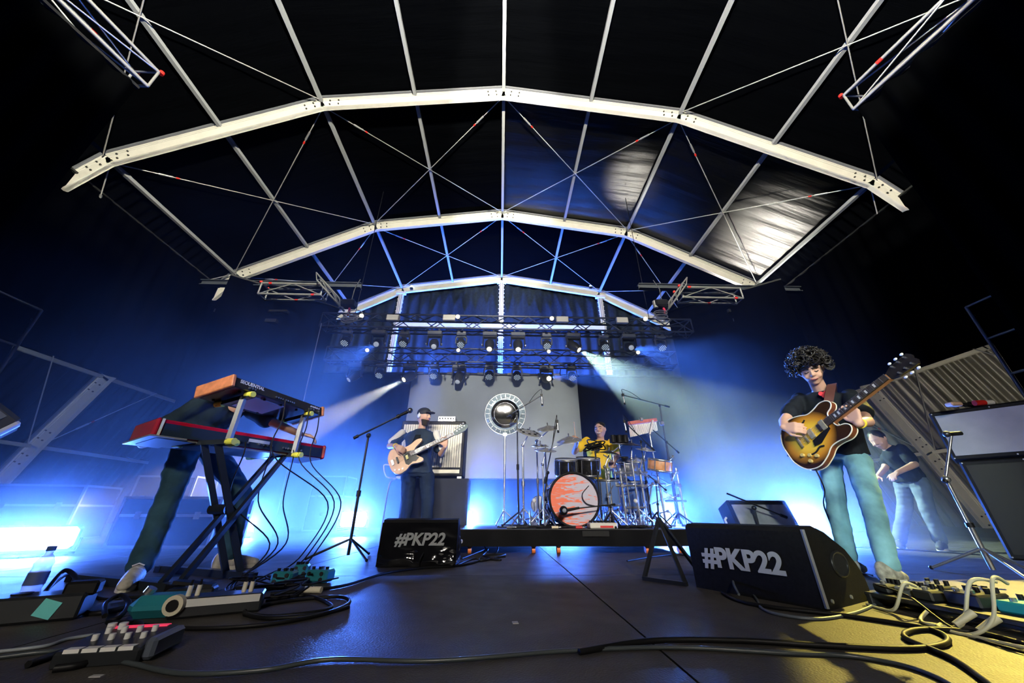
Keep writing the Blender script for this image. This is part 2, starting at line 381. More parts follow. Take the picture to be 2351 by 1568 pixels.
# ================================================================== TRUSSES AND LAMPS
TRM = mat('truss_dark', (.17, .19, .23), .35, .5)
def box_truss(name, label, p0, p1, up, side, h, w, r=.024, mod=.5, m=None, group='box trusses', tape=False, faces=4, pipe=False):
    m = m or TRM; p0, p1, up, side = V(p0), V(p1), V(up).normalized(), V(side).normalized(); d = (p1-p0); L = d.length; d.normalize()
    t = thing(name, label, 'truss', (p0+p1)/2, group); c = [(0, 0), (0, h), (w, h), (w, 0)]
    P = lambda s, i: p0 + d*s + side*c[i][0] + up*c[i][1]
    for i in range(4): MB().cyl(P(0, i), P(L, i), r, n=8).build('chord', m, t)
    n = max(1, round(L/mod)); st = L/n
    br = {}
    for i in range(faces):
        j = (i+1) % 4
        for k in range(n):
            a, b = (i, j) if k % 2 == 0 else (j, i)
            q0, q1 = P(k*st, a), P((k+1)*st, b); key = (i, k % 2)
            if key in br:
                o = br[key][0].copy(); COL.objects.link(o); o.location = br[key][0].location + (q0-br[key][1])
            else:
                o = MB().cyl(q0, q1, r*.55, n=5, caps=False).build('brace', m, t); br[key] = (o, q0.copy())
    for s in (0, L):
        mb = MB()
        for i in range(4): mb.cyl(P(s, i), P(s, (i+1) % 4), r*.7, n=6)
        mb.build('end_frame', m, t)
    if pipe: MB().cyl(p0+side*w/2-d*.0, p1+side*w/2, r*.9, n=8).build('hanging_pipe', m, t)
    if tape:
        for s, i in ((L*.12, 1), (L*.85, 0), (L*.5, 3)): MB().cyl(P(s, i), P(s+.08, i), r*1.15, n=8).build('marking_tape', RED, t)
        for i in (1, 2):
            MB().cyl(P(-.03, i), P(-.03, i)+up*.06, r*1.3, n=8).build('end_cap', RED, t)
    return t
xa0, xa1 = -4.5, 4.85
box_truss('lighting_truss', 'dark front lighting truss with cream lamp boxes, the higher of two in view', (xa0, 7.7, 4.5), (xa1, 7.7, 4.5), (0, 0, 1), (0, 1, 0), .36, .36, mod=.46, pipe=True)
box_truss('lighting_truss', 'dark rear lighting truss just above the screen, the lower of two in view', (-5.1, 9.4, 4.3), (5.2, 9.4, 4.3), (0, 0, 1), (0, 1, 0), .42, .40, mod=.55, pipe=True)
for tr in [o for o in bpy.data.objects if o.name.startswith('lighting_truss')][-1:]:
    for xx in (-4.6, 4.7): MB().cyl((xx, 9.6, 4.72), (xx, 9.6, 11.35), .010, n=6).build('hanging_chain', BLKM, tr)
# pre-rig trusses and dark beams at both sides
a, b = at(592, 674, 8.0), at(737, 674, 8.0); zz = a.z
box_truss('rigging_truss', 'short bare aluminium truss with red tape marks, left of the lighting truss', (a.x, 8, zz), (b.x, 8, zz), (0, 0, 1), (0, 1, 0), .34, .3, .03, .9, ALUD, tape=True)
a, b = at(1568, 682, 8.0), at(1706, 682, 8.0); zz2 = a.z
box_truss('rigging_truss', 'short bare aluminium truss with red tape marks, right of the lighting truss', (a.x, 8, zz2), (b.x, 8, zz2), (0, 0, 1), (0, 1, 0), .34, .3, .03, .9, ALUD, tape=True)
for (u0, v0, u1, v1, w) in ((462, 651, 830, 656, 'left'), (1466, 660, 1836, 664, 'right')):
    p, q = at(u0, v0, 8.6), at(u1, v1, 8.6); q.z = p.z = (p.z+q.z)/2
    t = thing('rigging_beam', f'dark steel rigging beam lying across above the {w} aluminium truss', 'beam', (p+q)/2, 'dark rigging beams')
    for o, h, wd, nm in ((.075, .02, .16, 'flange'), (-.075, .02, .16, 'flange'), (0, .15, .02, 'web')):
        MB().bar(p+V(0, 0, o), q+V(0, 0, o), wd, h).build(nm, mat('beam_steel', (.10, .115, .14), .4, .5), t)
    for dz, k0, k1 in ((-.75, .1, .55), (-1.05, .12, .5)) if w == 'left' else ((-.62, .55, .9), (-.95, .56, .88)):
        MB().bar(p.lerp(q, k0)+V(0, .3, dz), p.lerp(q, k1)+V(0, .3, dz), .12, .1).build('lower_bar', BLKM, t)
# slanted hinge pieces between pre-rig truss and lighting truss, with hoists
for s, (u0, v0, u1, v1) in ((-1, (737, 655, 790, 715)), (1, (1566, 665, 1525, 722))):
    p, q = at(u0, v0, 8.1), at(u1, v1, 7.9)
    w = 'left' if s < 0 else 'right'
    box_truss('hinge_truss', f'small slanted aluminium hinge truss above the {w} end of the lighting truss', p, q, (0, -1, 0), (.3*s, 0, 1), .25, .25, .02, .3, ALUD, group='hinge trusses')
    c = at(800 if s < 0 else 1517, 700, 7.85)
    t = thing('chain_hoist', f'black chain hoist with red strap at the {w} end of the lighting truss', 'hoist', c, 'chain hoists')
    MB().box(c+V(0, 0, .02), (.36, .24, .22), bev=.04).build('motor_body', BLKM, t)
    MB().cyl(c+V(-.16, -.02, .1), c+V(-.16, -.02, -.12), .06, n=10).build('gear_cover', ALUD, t)
    MB().tube([c+V(.05, 0, -.1), c+V(.07, -.02, -.2), c+V(.05, -.02, -.32)], .03, 6).build('strap', mat('strap_red', (.75, .03, .10), .6), t)
    MB().tube([c+V(.05, 0, .1), c+V(.06, 0, .5), c+V(.05, .2, .95)], .012, 5).build('chain', CHROME, t)
    # bundle of coiled cable on the truss end
    c2 = at(812 if s < 0 else 1512, 728, 7.62)
    t = thing('cable_bundle', f'bundle of pale coiled cables tied to the {w} end of the lighting truss', 'cable bundle', c2, 'cable bundles on the truss')
    for k in range(7):
        rr = .09+.03*random.random(); cc = c2 + V(random.uniform(-.14, .14), random.uniform(-.05, .05), random.uniform(-.12, .12)); tl = random.uniform(-.4, .4)
        MB().tube([cc+V(rr*1.5*math.cos(a_), tl*.1*math.sin(a_), rr*.5*math.sin(a_)) for a_ in [2*PI*i/14 for i in range(14)]], .013, 5, closed=True).build('coil', mat('pale_cable', (.62, .62, .6), .5), t)
# ------------------------------------------------ moving heads
LENS = mat('lamp_lens', (.75, .72, .6), .1, 0, emit=(1, .88, .6), es=2.2)
LENSOFF = mat('lens_dim', (.5, .52, .55), .08, .2, emit=(.75, .85, 1), es=.35)
HEADM = mat('head_plastic', (.045, .05, .058), .38)
BASEM = mat('head_base', (.22, .24, .27), .45)
def spot_head(name, label, top, tgt, on, sc=1.0, group='moving spot heads'):
    t = thing(name, label, 'stage light', top, group); x, y, z = top; k = sc
    MB().box((x, y, z-.09*k), (.36*k, .24*k, .10*k), bev=.02).build('base', BASEM, t)
    for s in (-1, 1): MB().cyl((x+s*.09*k, y, z-.05*k), (x+s*.09*k, y, z+.05), .03, n=6).build('clamp', ALUD, t)
    yk = MB(); yk.box((x, y, z-.155*k), (.34*k, .12*k, .04*k))
    for s in (-1, 1): yk.box((x+s*.165*k, y, z-.27*k), (.03*k, .12*k, .26*k), bev=.012)
    yk.build('yoke', HEADM, t)
    c = V(x, y, z-.37*k); d = (V(tgt)-c).normalized(); M = frame(c, d.orthogonal(), d.cross(d.orthogonal()))
    # M z axis = x cross y = along d
    hd = MB().lathe([(.01, -.17*k), (.09*k, -.16*k), (.115*k, -.1*k), (.12*k, .02*k), (.10*k, .1*k), (.085*k, .17*k), (.08*k, .175*k)], 16, M).build('head', HEADM, t)
    MB().lathe([(.0, .168*k), (.062*k, .172*k), (.064*k, .185*k), (.0, .19*k)], 14, M).build('lens', LENS if on else LENSOFF, hd)
    for s in (-1, 1): MB().cyl((x+s*.18*k, y, c.z), (x+s*.205*k, y, c.z), .03*k, n=8).build('pivot_knob', ALUD, t)
    return c + d*.2*k
def wash_head(name, label, top, tilt, group='moving LED wash heads', sc=1.0):
    t = thing(name, label, 'stage light', top, group); x, y, z = top; k = sc
    for s in (-1, 1): MB().box((x+s*.07*k, y, z-.0), (.07, .08, .10)).build('clamp', ALUD, t)
    MB().box((x, y, z-.075*k), (.24*k, .22*k, .07*k), bev=.02).build('base', BASEM, t)
    ya = MB().tube(spline([(x-.125*k, y, z-.30*k), (x-.13*k, y, z-.17*k), (x-.09*k, y, z-.115*k), (x+.09*k, y, z-.115*k), (x+.13*k, y, z-.17*k), (x+.125*k, y, z-.30*k)], 4), .022*k, 8); ya.build('yoke', mat('yoke_grey', (.20, .22, .25), .35, .3), t)
    c = V(x, y, z-.28*k); d = V(0, -.55, -1+tilt).normalized(); M = frame(c, d.orthogonal(), d.cross(d.orthogonal()))
    hd = MB().lathe([(.01, -.1*k), (.08*k, -.09*k), (.11*k, -.02*k), (.11*k, .09*k), (.10*k, .1*k)], 16, M).build('head', HEADM, t)
    mb = MB()
    for i in range(-2, 3):
        for j in range(-2, 3):
            if i*i+j*j < 7: mb.lathe([(.0, .101*k), (.013*k, .102*k), (.012*k, .108*k), (.0, .11*k)], 6, M @ Matrix.Translation((i*.036*k, j*.036*k, 0)))
    tag(mb.build('led_cluster', mat('led_glass', (.7, .75, .8), .15, 0, emit=(.7, .85, 1), es=.5), hd), kind='stuff')
ORD = ['first', 'second', 'third', 'fourth', 'fifth', 'sixth', 'seventh', 'eighth']
# front truss
for i, u in enumerate((871, 999, 1125, 1189, 1315, 1440)):
    p = at(u, 768, 7.88); p.z = 4.5
    if i == 4:
        q = spot_head('moving_spot_head', 'moving head on the higher truss throwing the broad pale green beam to the right', p, at(1640, 1010, 6.6), True)
        spot('green_beam', q, at(1620, 985, 6.4), 9500, (.68, 1.0, .80), 36, .5, .03)
    elif i in (0, 1, 5):
        tg = {0: V(-2.25, 2.9, .9), 1: V(-1.1, 5.0, 1.3), 5: V(2.75, 2.75, 1.3)}[i]
        q = spot_head('moving_spot_head', f'grey moving head under the higher truss, {ORD[i]} of its spots from the left', p, tg, False)
        spot('blue_back_light', q, tg, {0: 1500, 1: 900, 5: 3200}[i], BLUE, 14, .6, .04)
    else: spot_head('moving_spot_head', f'grey moving head under the higher truss, {ORD[i]} of its spots from the left', p, (p.x*1.05, 6.9, 2.5) if i in (2, 3) else (p.x*1.3, 7.5, 2.0), i in (2, 3))
for i, u in enumerate((798, 930, 1060, 1254, 1384, 1512)):
    p = at(u, 765, 7.88); p.z = 4.46
    wash_head('moving_wash_head', f'round LED wash head under the higher truss, {ORD[i]} of six from the left', p, .1)
for i, u in enumerate((819, 943, 1055, 1254)):
    p = at(u, 838, 9.6); p.z = 4.3
    if i == 1:
        q = spot_head('moving_spot_head', 'moving head on the lower truss throwing the narrow white beam down left', p, at(800, 940, 8.6), True, 1.1)
        spot('white_beam', q, at(805, 935, 8.5), 15000, (1.0, .93, .78), 15, .35, .03)
    else: spot_head('moving_spot_head', f'grey moving head under the lower truss, {ORD[i]} of its four spots from the left', p, V(2.7, 2.7, 1.45) if i == 3 else (p.x*1.1 - (.8 if i == 0 else 0), 8.6, 2.2), i == 3, 1.1)
    if i == 3: spot('blue_back_light', V(p.x, p.y-.25, p.z-.45), V(2.7, 2.72, 1.45), 4500, BLUE, 10, .6, .04)
for i, u in enumerate((877, 999, 1124, 1187, 1311)):
    p = at(u, 832, 9.6); p.z = 4.3
    wash_head('moving_wash_head', f'round LED wash head under the lower truss, {ORD[i]} of five from the left', p, .1, sc=1.1)
# cream lamp boxes and round bulbs on the trusses
for i, (u, v) in enumerate(((902, 730), (1031, 730), (1291, 734), (1428, 736))):
    p = at(u, v, 7.6); t = thing('blinder_box', f'cream rectangular lamp box on the higher truss, {ORD[i]} of four from the left', 'stage light', p, 'cream lamp boxes')
    MB().box(p, (.30, .08, .16), bev=.01).build('housing', mat('cream_box', (.8, .78, .7), .5), t)
    for k in range(3): MB().box(p+V(0, -.043, -.05+k*.05), (.27, .01, .035)).build('reflector_strip', mat('cream_strip', (.9, .87, .75), .4, emit=(1, .95, .8), es=.35), t)
    MB().box(p+V(0, .05, .1), (.05, .1, .06)).build('bracket', BLKM, t)
for i, (u, v, Y) in enumerate(((830, 725, 7.6), (1051, 727, 7.6), (1267, 731, 7.6), (1482, 732, 7.6), (843, 804, 9.3), (1052, 804, 9.3), (1260, 807, 9.3), (1465, 809, 9.3))):
    p = at(u, v, Y); t = thing('globe_lamp', f'small round white lamp on the {"higher" if i < 4 else "lower"} truss, {ORD[i % 4]} of four from the left', 'lamp', p, 'small round truss lamps')
    MB().sphere(p, .055, 12, 8).build('bulb', mat('globe', (.9, .85, .75), .3, emit=(1, .9, .7), es=1.6), t); MB().cyl(p+V(0, .03, 0), p+V(0, .12, 0), .03, n=8).build('socket', BLKM, t)
# small uplights on the rear arch
for i, (u, v) in enumerate(((945, 660), (1138, 622), (1356, 658))):
    p = at(u, v, 16.0); t = thing('uplight', f'small bright uplight on the rear arch, {ORD[i]} of three from the left', 'lamp', p, 'uplights on the rear arch')
    MB().box(p+V(0, 0, -.06), (.16, .14, .12), bev=.02).build('housing', BLKM, t); MB().sphere(p+V(0, -.02, .05), .07, 10, 6).build('lens', mat('uplens', (.8, .9, 1), .2, emit=(.7, .9, 1), es=6), t)
    spot('uplight_beam', p+V(0, -.1, .15), p+V((i-1)*.5, -2.5, 5), 60, (.25, .6, 1), 30, .6, .05)
for i, x in enumerate((-3.4, 0.2, 3.0)):
    p = V(x, 15.3, 4.2); t = thing('back_wall_flood', f'blue flood behind the screen aimed at the back wall, {ORD[i]} of three', 'stage light', p, 'blue floods behind the screen')
    MB().box(p, (.3, .15, .2), bev=.02).build('housing', BLKM, t); MB().box(p+V(0, .08, .02), (.26, .01, .16)).build('glass', mat('flood_glass_off', (.1, .2, .5), .2), t); MB().cyl(p-V(0, 0, .1), p-V(0, 0, 4.2), .02, n=6).build('stand_pole', BLKM, t)
    area('back_wall_light', p+V(0, .12, 0), (x*1.1, 16.5, 8.0), 2600, BLUE, .26, .16, 130)
# hanging trusses at the upper corners, running back over the camera
for s, P_, w in ((-1, WL, 'left'), (1, WR, 'right')):
    p = P_ + V(-.30 if s < 0 else -.10, 0, -.25)
    box_truss('hanging_truss', f'hanging aluminium truss at the upper {w} corner carrying the wing drape', p, p + V(s*1.1, -4.2, .15), (0, 0, 1), (1, 0, 0), .42, .42, .03, 1.4, ALUD, group='hanging corner trusses', tape=True)
# screen ---------------------------------------------------------------------
t = thing('projection_screen', 'plain grey projection screen hanging at the back of the stage', 'screen', (-.2, 10.1, 1.19))
x0, x1, z0, z1 = -2.72, 2.32, 1.19, 4.16
f = lambda u, v: V(x0+(x1-x0)*u, 10.1+.015*math.sin(u*9)*math.sin(v*4), z0+(z1-z0)*v)
MB().grid(f, 24, 16).build('screen_cloth', mat('screen_grey', (.45, .51, .53), .8, 0, .12, 1.2), t)
MB().cyl((x0-.05, 10.1, z1+.03), (x1+.05, 10.1, z1+.03), .04, n=8).build('top_roller', BLKM, t); MB().cyl((x0, 10.1, z0), (x1, 10.1, z0), .02, n=6).build('bottom_batten', BLKM, t)
for xx in (-2.2, -.2, 1.8): MB().cyl((xx, 10.1, z1+.05), (xx, 9.8, 4.32), .012, n=6).build('hanging_strap', BLKM, t)
for k in range(11): MB().box((x0+.25+k*.46, 10.03, z1+.02), (.22, .03, .07)).build('label_strip', mat('strip_grey', (.10+.12*(k % 3 == 0), .12+.12*(k % 3 == 0), .14+.12*(k % 3 == 0)), .5) if k % 3 else mat('strip_pale', (.32, .33, .35), .5), t)
# scaffold wings -----------------------------------------------------------------
for s, p in ((-1, at(95, 712, 6.0)), (1, at(2218, 705, 6.0))):
    w = 'left' if s < 0 else 'right'
    t = thing('scaffold_wing', f'scaffold wing covered in dark gauze at the far {w} edge', 'scaffold', (p.x, p.y, 0), 'scaffold wings')
    SCAFM = mat('scaffold_tube', (.30, .31, .33), .35, .6)
    for y in (6.0, 4.2, 2.4): MB().cyl((p.x, y, 0), (p.x, y, p.z), .028, n=8).build('standard_pole', SCAFM, t)
    for z in (p.z, p.z-.75, p.z-1.5, p.z-2.3): MB().cyl((p.x, 6.0, z), (p.x, 2.2, z), .024, n=8).build('ledger', SCAFM, t)
    MB().cyl((p.x, 6.0, p.z-.2), (p.x+s*1.6, 6.0, p.z-.2), .024, n=8).build('ledger', SCAFM, t)
    f = lambda u, v: V(p.x+s*.06+.012*math.sin(u*40), 6.0-3.8*u, .8+(p.z-.85)*v)
    MB().grid(f, 40, 6).build('gauze', DRAPE, t)

p = at(738, 742, 7.65); cq = [p, at(722, 810, 7.5), at(697, 920, 7.3), at(660, 1080, 7.0), at(632, 1205, 6.8)]; cq[-1].z = .01
tag(MB().tube(spline(cq, 6), .010, 6).build('truss_cable', mat('pale_cable', (.62, .62, .6), .5)), 'long pale cable hanging from the left truss end down to the floor', 'cable')
# ================================================================== STAGE GEAR
# floor floods ---------------------------------------------------------------
GLOW = mat('flood_face', (.9, .95, 1), .3, 0, emit=(1.0, .97, .84), es=5)
def flood(label, u, v, Y, w, h, P, tgt, z=None, stand=False):
    p = at(u, v, Y); d = V(tgt)-p; d.z *= .5; d.normalize(); x = V(0, 0, 1).cross(d).normalized(); y = d.cross(x)
    M = Matrix(((x.x, y.x, d.x, p.x), (x.y, y.y, d.y, p.y), (x.z, y.z, d.z, p.z), (0, 0, 0, 1)))
    t = thing('floor_flood', label, 'stage light', (p.x, p.y, 0), 'LED floods on the stage floor')
    MB(M).box((0, 0, -.06), (w+.04, h+.04, .11), bev=.02).build('housing', BLKM, t)
    out = [(sx*(w/2-.02+.02*math.cos(a)), sy*(h/2-.02+.02*math.sin(a))) for sx, sy, a0 in ((1, 1, 0), (-1, 1, PI/2), (-1, -1, PI), (1, -1, PI*1.5)) for a in (0,)]
    MB(M).prism([(-w/2, -h/2+.03), (-w/2+.03, -h/2), (w/2-.03, -h/2), (w/2, -h/2+.03), (w/2, h/2-.03), (w/2-.03, h/2), (-w/2+.03, h/2), (-w/2, h/2-.03)], -.006, .002).build('glowing_face', GLOW, t)
    b = MB(M); b.tube([(-w/2-.035, 0, -.04), (-w/2-.035, -h/2-.03, -.04), (w/2+.035, -h/2-.03, -.04), (w/2+.035, 0, -.04)], .012, 6); b.build('yoke', BLKM, t)
    if p.z-h/2 > .05: MB().cyl((p.x, p.y, 0), (p.x, p.y, p.z-h/2-.02), .02, n=8).build('foot', BLKM, t)
    MB().box((p.x, p.y, .01), (.22, .18, .02), bev=.006).build('base_plate', BLKM, t)
    area('flood_light', p+d*.02, V(tgt), P, BLUE, w, h, 150)
FT = (0, -.2, .9)
flood('big bright blue-white LED flood at the far left edge of the stage', 62, 1237, 3.9, .62, .19, 115, (-1.0, .5, 1.0))
flood('glowing LED flood on the floor seen behind the keyboard stand legs', 560, 1205, 6.7, .26, .17, 210, (-.8, 1, 1.6))
flood('very bright LED flood between the keyboard stand and the bassist', 812, 1192, 7.2, .42, .24, 330, (-.6, 1, 2.0))
flood('narrow upright LED flood beside the covered box at the riser', 1075, 1188, 6.1, .11, .19, 252, (-.2, 1, 1.6))
flood('LED flood shining through the drum hardware at the right of the riser', 1530, 1190, 5.75, .13, .17, 252, (1.2, 1, 1.3))
flood('starry LED flood above the right wedge monitor beside the guitarist', 1846, 1204, 4.9, .20, .20, 330, (1.5, 0, 1.0))
flood('low blue flood on the floor behind the riser, shining under it', 1290, 1204, 6.65, .7, .05, 130, (.7, 0, .0))
# drum riser --------------------------------------------------------------------
RZ = .225
t = thing('drum_riser', 'low black skirted drum riser on orange castors', 'riser', (.62, 5.2, 0))
rx0, rx1, ry0, ry1 = -.55, 2.05, 4.12, 6.3
MB().box(((rx0+rx1)/2, (ry0+ry1)/2, RZ-.02), (rx1-rx0, ry1-ry0, .04)).build('platform', mat('riser_top', (.02, .02, .022), .5, 0, .3, 5), t)
f = lambda u, v: V(rx0+(rx1-rx0)*u, ry0-.012-.01*math.sin(u*38)*(1-v)-.008*math.sin(u*11), .07+(RZ-.075)*v)
SK = mat('riser_skirt', (.0025, .0025, .0035), .7, 0, .3, 6, spec=.1)
MB().grid(f, 90, 4).build('skirt', SK, t)
for x in (rx0, rx1):
    f = lambda u, v: V(x+.01*math.sin(u*40), ry0+(ry1-ry0)*u, .07+(RZ-.075)*v)
    MB().grid(f, 60, 3).build('skirt', SK, t)
MB().box((1.0, ry0-.025, .185), (.28, .006, .05)).build('tape_patch', mat('glossy_tape', (.03, .03, .03), .12), t)
CAST = mat('orange_castor', (.75, .18, .04), .45)
for x in (-.3, .36, .62, 1.55, 1.9):
    for y in (ry0+.08, ry1-.15):
        c = MB().cyl((x-.018, y, .034), (x+.018, y, .034), .034, n=14).build('castor', CAST, t); MB().box((x, y, .09), (.05, .05, .06)).build('fork', BLKM, c)
# wedges --------------------------------------------------------------------------
def wedge(label, o, ax, dep, L, prof, txt, tz, tsize, cover):
    t = thing('wedge_monitor', label, 'monitor', o, 'stage wedge monitors'); o, ax, dep = V(o), V(ax).normalized(), V(dep).normalized()
    Mx = Matrix(((dep.x, 0, ax.x, o.x), (dep.y, 0, ax.y, o.y), (dep.z, 1, ax.z, o.z), (0, 0, 0, 1)))
    MB(Mx).prism(prof, 0, L).build('cabinet', mat('wedge_black', (.008, .008, .009), .6, 0, .25, 60, .15, 300, spec=.1), t)
    # grille on the slanted baffle
    i = max(range(len(prof)), key=lambda k: (V(prof[(k+1) % len(prof)])-V(prof[k])).length if k > 1 else 0)
    a, b = V(prof[i]), V(prof[(i+1) % len(prof)]); n = V((b.y-a.y), -(b.x-a.x)).normalized(); n = -n if n.y < 0 else n
    pr = [a.lerp(b, .06)+n*.002, a.lerp(b, .94)+n*.002, a.lerp(b, .94)+n*.012, a.lerp(b, .06)+n*.012]
    MB(Mx).prism([tuple(p) for p in pr], .03, L-.03).build('grille', mat('black_grille', (.02, .02, .02), .4, .5), t)
    # carry handle at both ends, its recess shade painted as a dark disc
    for e, sgn in ((0, -1), (L, 1)):
        c = V(sum(p[0] for p in prof)/len(prof), sum(p[1] for p in prof)/len(prof)*.92); rim = [(c.x+.075*math.cos(a_)*(1.0), c.y+.05*math.sin(a_)) for a_ in [2*PI*k/20 for k in range(20)]]
        h = MB(Mx).tube([(x, y, e+sgn*.002) for x, y in rim], .007, 6, closed=True).build('handle_rim', BLKM, t)
        MB(Mx).prism([(c.x+(x-c.x)*.93, c.y+(y-c.y)*.93) for x, y in rim], e+sgn*.001, e+sgn*.003).build('recess_shade', mat('hole_shade', (.002, .002, .002), .9), h)
        for q in ((.06, .03), (.25, .03)): MB(Mx).cyl((q[0], q[1], e), (q[0], q[1], e+sgn*.006), .008, n=8).build('screw', ALUD, t)
    tx = frame(o + ax*(L*.5) + V(0, 0, tz) + (V(prof[1][0]*dep.x, prof[1][0]*dep.y, 0))*(tz/prof[1][1]) - dep*.008, -ax if ax.cross(V(0, 0, 1)).dot(dep) > 0 else ax, (0, 0, 1))
    return t, tx
LET = mat('print_grey', (.42, .45, .46), .5)
pa, pb = gr(858, 1305), gr(1042, 1302); pb.y = pa.y = 3.2; pa.x, pb.x = -.935, -.335
t, tx = wedge('left wedge monitor in glossy black film, near the bassist', (pa.x, 3.2, 0), (1, 0, 0), (0, 1, 0), pb.x-pa.x, [(0, 0), (.03, .325), (.12, .335), (.40, .14), (.40, 0)], '', .15, .1, True)
FILM = mat('wrinkled_film', (.008, .008, .010), .08, 0, 0, bump=.5, bs=9, spec=.8)
def film(u, v):
    z = .005+.30*v; w = max(0, .55-v)*1.8
    b = .016 + w*(.030*abs(math.sin(u*PI*2.0+.2))*math.sin(v*6) + .012*noise.noise(V(u*7, v*9, 1.3))) + .004*noise.noise(V(u*4, v*5, 2))
    return V(pa.x-.004+(pb.x-pa.x+.008)*u, 3.2+.03*(z/.325)-max(.004, b), z)
MB().grid(film, 60, 40).build('film_cover', FILM, t)
text_mb('#PKP22', frame((-.625, 3.2+.018-.03, .185), (1, 0, 0), (0, 0, 1)), .118, .0015, .22, .004).build('lettering', LET, t)
MB().tube(spline([(-.60, 3.17, .01), (-.60, 3.15, .05), (-.58, 3.16, .10)], 5), .006, 6).build('cable_tail', RUB, t)
q0, q1 = V(1.125, 2.36, 0), V(1.415, 1.81, 0); ax = (q1-q0); Lw = ax.length; ax.normalize(); dp = V(-ax.y, ax.x, 0); dp = dp if dp.x > 0 else -dp
t, tx = wedge('big right wedge monitor at the stage front, its end face turned to the camera', q0, ax, dp, Lw, [(0, .0), (.0, .30), (.02, .32), (.09, .325), (.20, .295), (.36, .215), (.43, .15), (.465, .09), (.47, .04), (.44, 0)], '', .15, .12, False)
text_mb('#PKP22', frame(q0+ax*(Lw*.47)-dp*.006+V(0, 0, .155), ax, (0, 0, 1)), .128, .0015, 0, .0045).build('lettering', LET, t)
MB().bar(q1-dp*.003+V(0, 0, .01)+ax*.002, q1-dp*.003+V(0, 0, .31)+ax*.002, .012, .012).build('corner_strip', mat('corner_highlight', (.35, .36, .38), .35, .5), t)  # pale strip stands for light catching the cabinet edge
# bass amp stack --------------------------------------------------------------------
ay = 5.55
t = thing('covered_box', 'black cloth covered box carrying the bass cabinet', 'box', (-.98, ay, 0))
bx0, bx1 = -1.35, at(1075, 1150, ay-.2).x; bz = at(1040, 1098, ay-.2).z
f = lambda a_, v: V(bx0+(bx1-bx0)*a_, ay-.25-.02*math.sin(a_*26)*(1-v), .01+(bz-.02)*v)
MB().box(((bx0+bx1)/2, ay+.02, bz/2), (bx1-bx0-.03, .5, bz-.01)).build('crate', BLK, t); MB().grid(f, 60, 6).build('cloth_front', mat('navy_cloth', (.012, .016, .028), .8, 0, .2, 5), t)
t = thing('bass_cabinet', 'tall bass cabinet with cream grille standing on the covered box', 'speaker', (-.98, ay, bz), )
c0, c1 = at(990, 965, ay-.2), at(1063, 1080, ay-.2); cx0 = -1.5; cx1 = at(1066, 1020, ay-.2).x; cz1 = at(1030, 966, ay-.2).z; cz0 = bz+.03; czm = at(1030, 1073, ay-.2).z
MB().box(((cx0+cx1)/2, ay+.03, (cz0+cz1)/2), (cx1-cx0, .42, cz1-cz0), bev=.012).build('cabinet', BLK, t)
GRC = mat('cream_grille', (.70, .66, .52), .6, 0, .2, 3); n = 26
for k in range(n):
    w = (cx1-cx0-.08)/n; MB().box((cx0+.04+w*(k+.5), ay-.19, (czm+cz1-.06)/2), (w*.82, .014, cz1-.06-czm)).build('grille_strip', GRC, t)
MB().box(((cx0+cx1)/2, ay-.185, (czm-.02+cz0+.03)/2-.0), (cx1-cx0-.10, .012, .05)).build('badge_strip', GRC, t)
MB().box(((cx0+cx1)/2, ay-.195, czm-.01), (cx1-cx0-.06, .02, .02)).build('trim_bar', BLK, t)
for xx in (cx0+.05, cx1-.05): MB().box((xx, ay-.1, cz0-.016), (.06, .12, .03)).build('skid', WHITE, t)
hc = at(1026, 966, ay-.1)
t = thing('bass_amplifier', 'small silver amplifier head on top of the cream bass cabinet', 'amplifier', (hc.x, ay, cz1))
MB().box((hc.x, ay-.02, cz1+.045), (.27, .22, .085), bev=.008).build('chassis', mat('silver_panel', (.6, .62, .64), .35, .3), t)
for k in range(6): MB().cyl((hc.x-.105+k*.042, ay-.13, cz1+.05), (hc.x-.105+k*.042, ay-.15, cz1+.05), .011, n=8).build('knob', BLK, t)
for k in range(5): MB().box((hc.x-.1+k*.05, ay-.131, cz1+.022), (.02, .004, .01)).build('switch', BLK, t)
# guitar combo amp behind the right wedge -----------------------------------------------
gA = at(1666, 1147, 4.05); gB = at(1803, 1147, 4.05); gw = gB.x-gA.x
t = thing('guitar_combo', 'tilted guitar combo amp with grey grille behind the right wedge', 'amplifier', (gA.x+gw/2, 4.1, 0))
tl = math.radians(22); gh = .50
Mg = frame((gA.x, 4.05, gA.z), (1, 0, 0), (0, math.sin(tl), math.cos(tl)))      # x right, y up along face, z towards camera
MB(Mg).box((gw/2, -gh/2, -.11), (gw, gh, .22), bev=.015).build('cabinet', BLK, t)
MB(Mg).box((gw/2, -gh/2-.01, .003), (gw-.07, gh-.09, .008)).build('grille_cloth', mat('grey_grillecloth', (.33, .34, .35), .75, 0, .25, 7, .2, 400), t)
for xx in (.03, gw-.03): MB(Mg).cyl((xx, -.02, 0), (xx, -.02, .01), .006, n=8).build('corner_screw', CHROME, t)
MB(Mg).tube([(-.005, -.14, -.12), (-.03, -.16, -.12), (-.03, -.28, -.12), (-.005, -.30, -.12)], .012, 6).build('side_handle', WHITE, t)
for xx in (.05, gw-.05): MB().cyl((gA.x+xx, 4.22, .0), (gA.x+xx, 4.15, .16), .015, n=8).build('tilt_leg', CHROME, t)
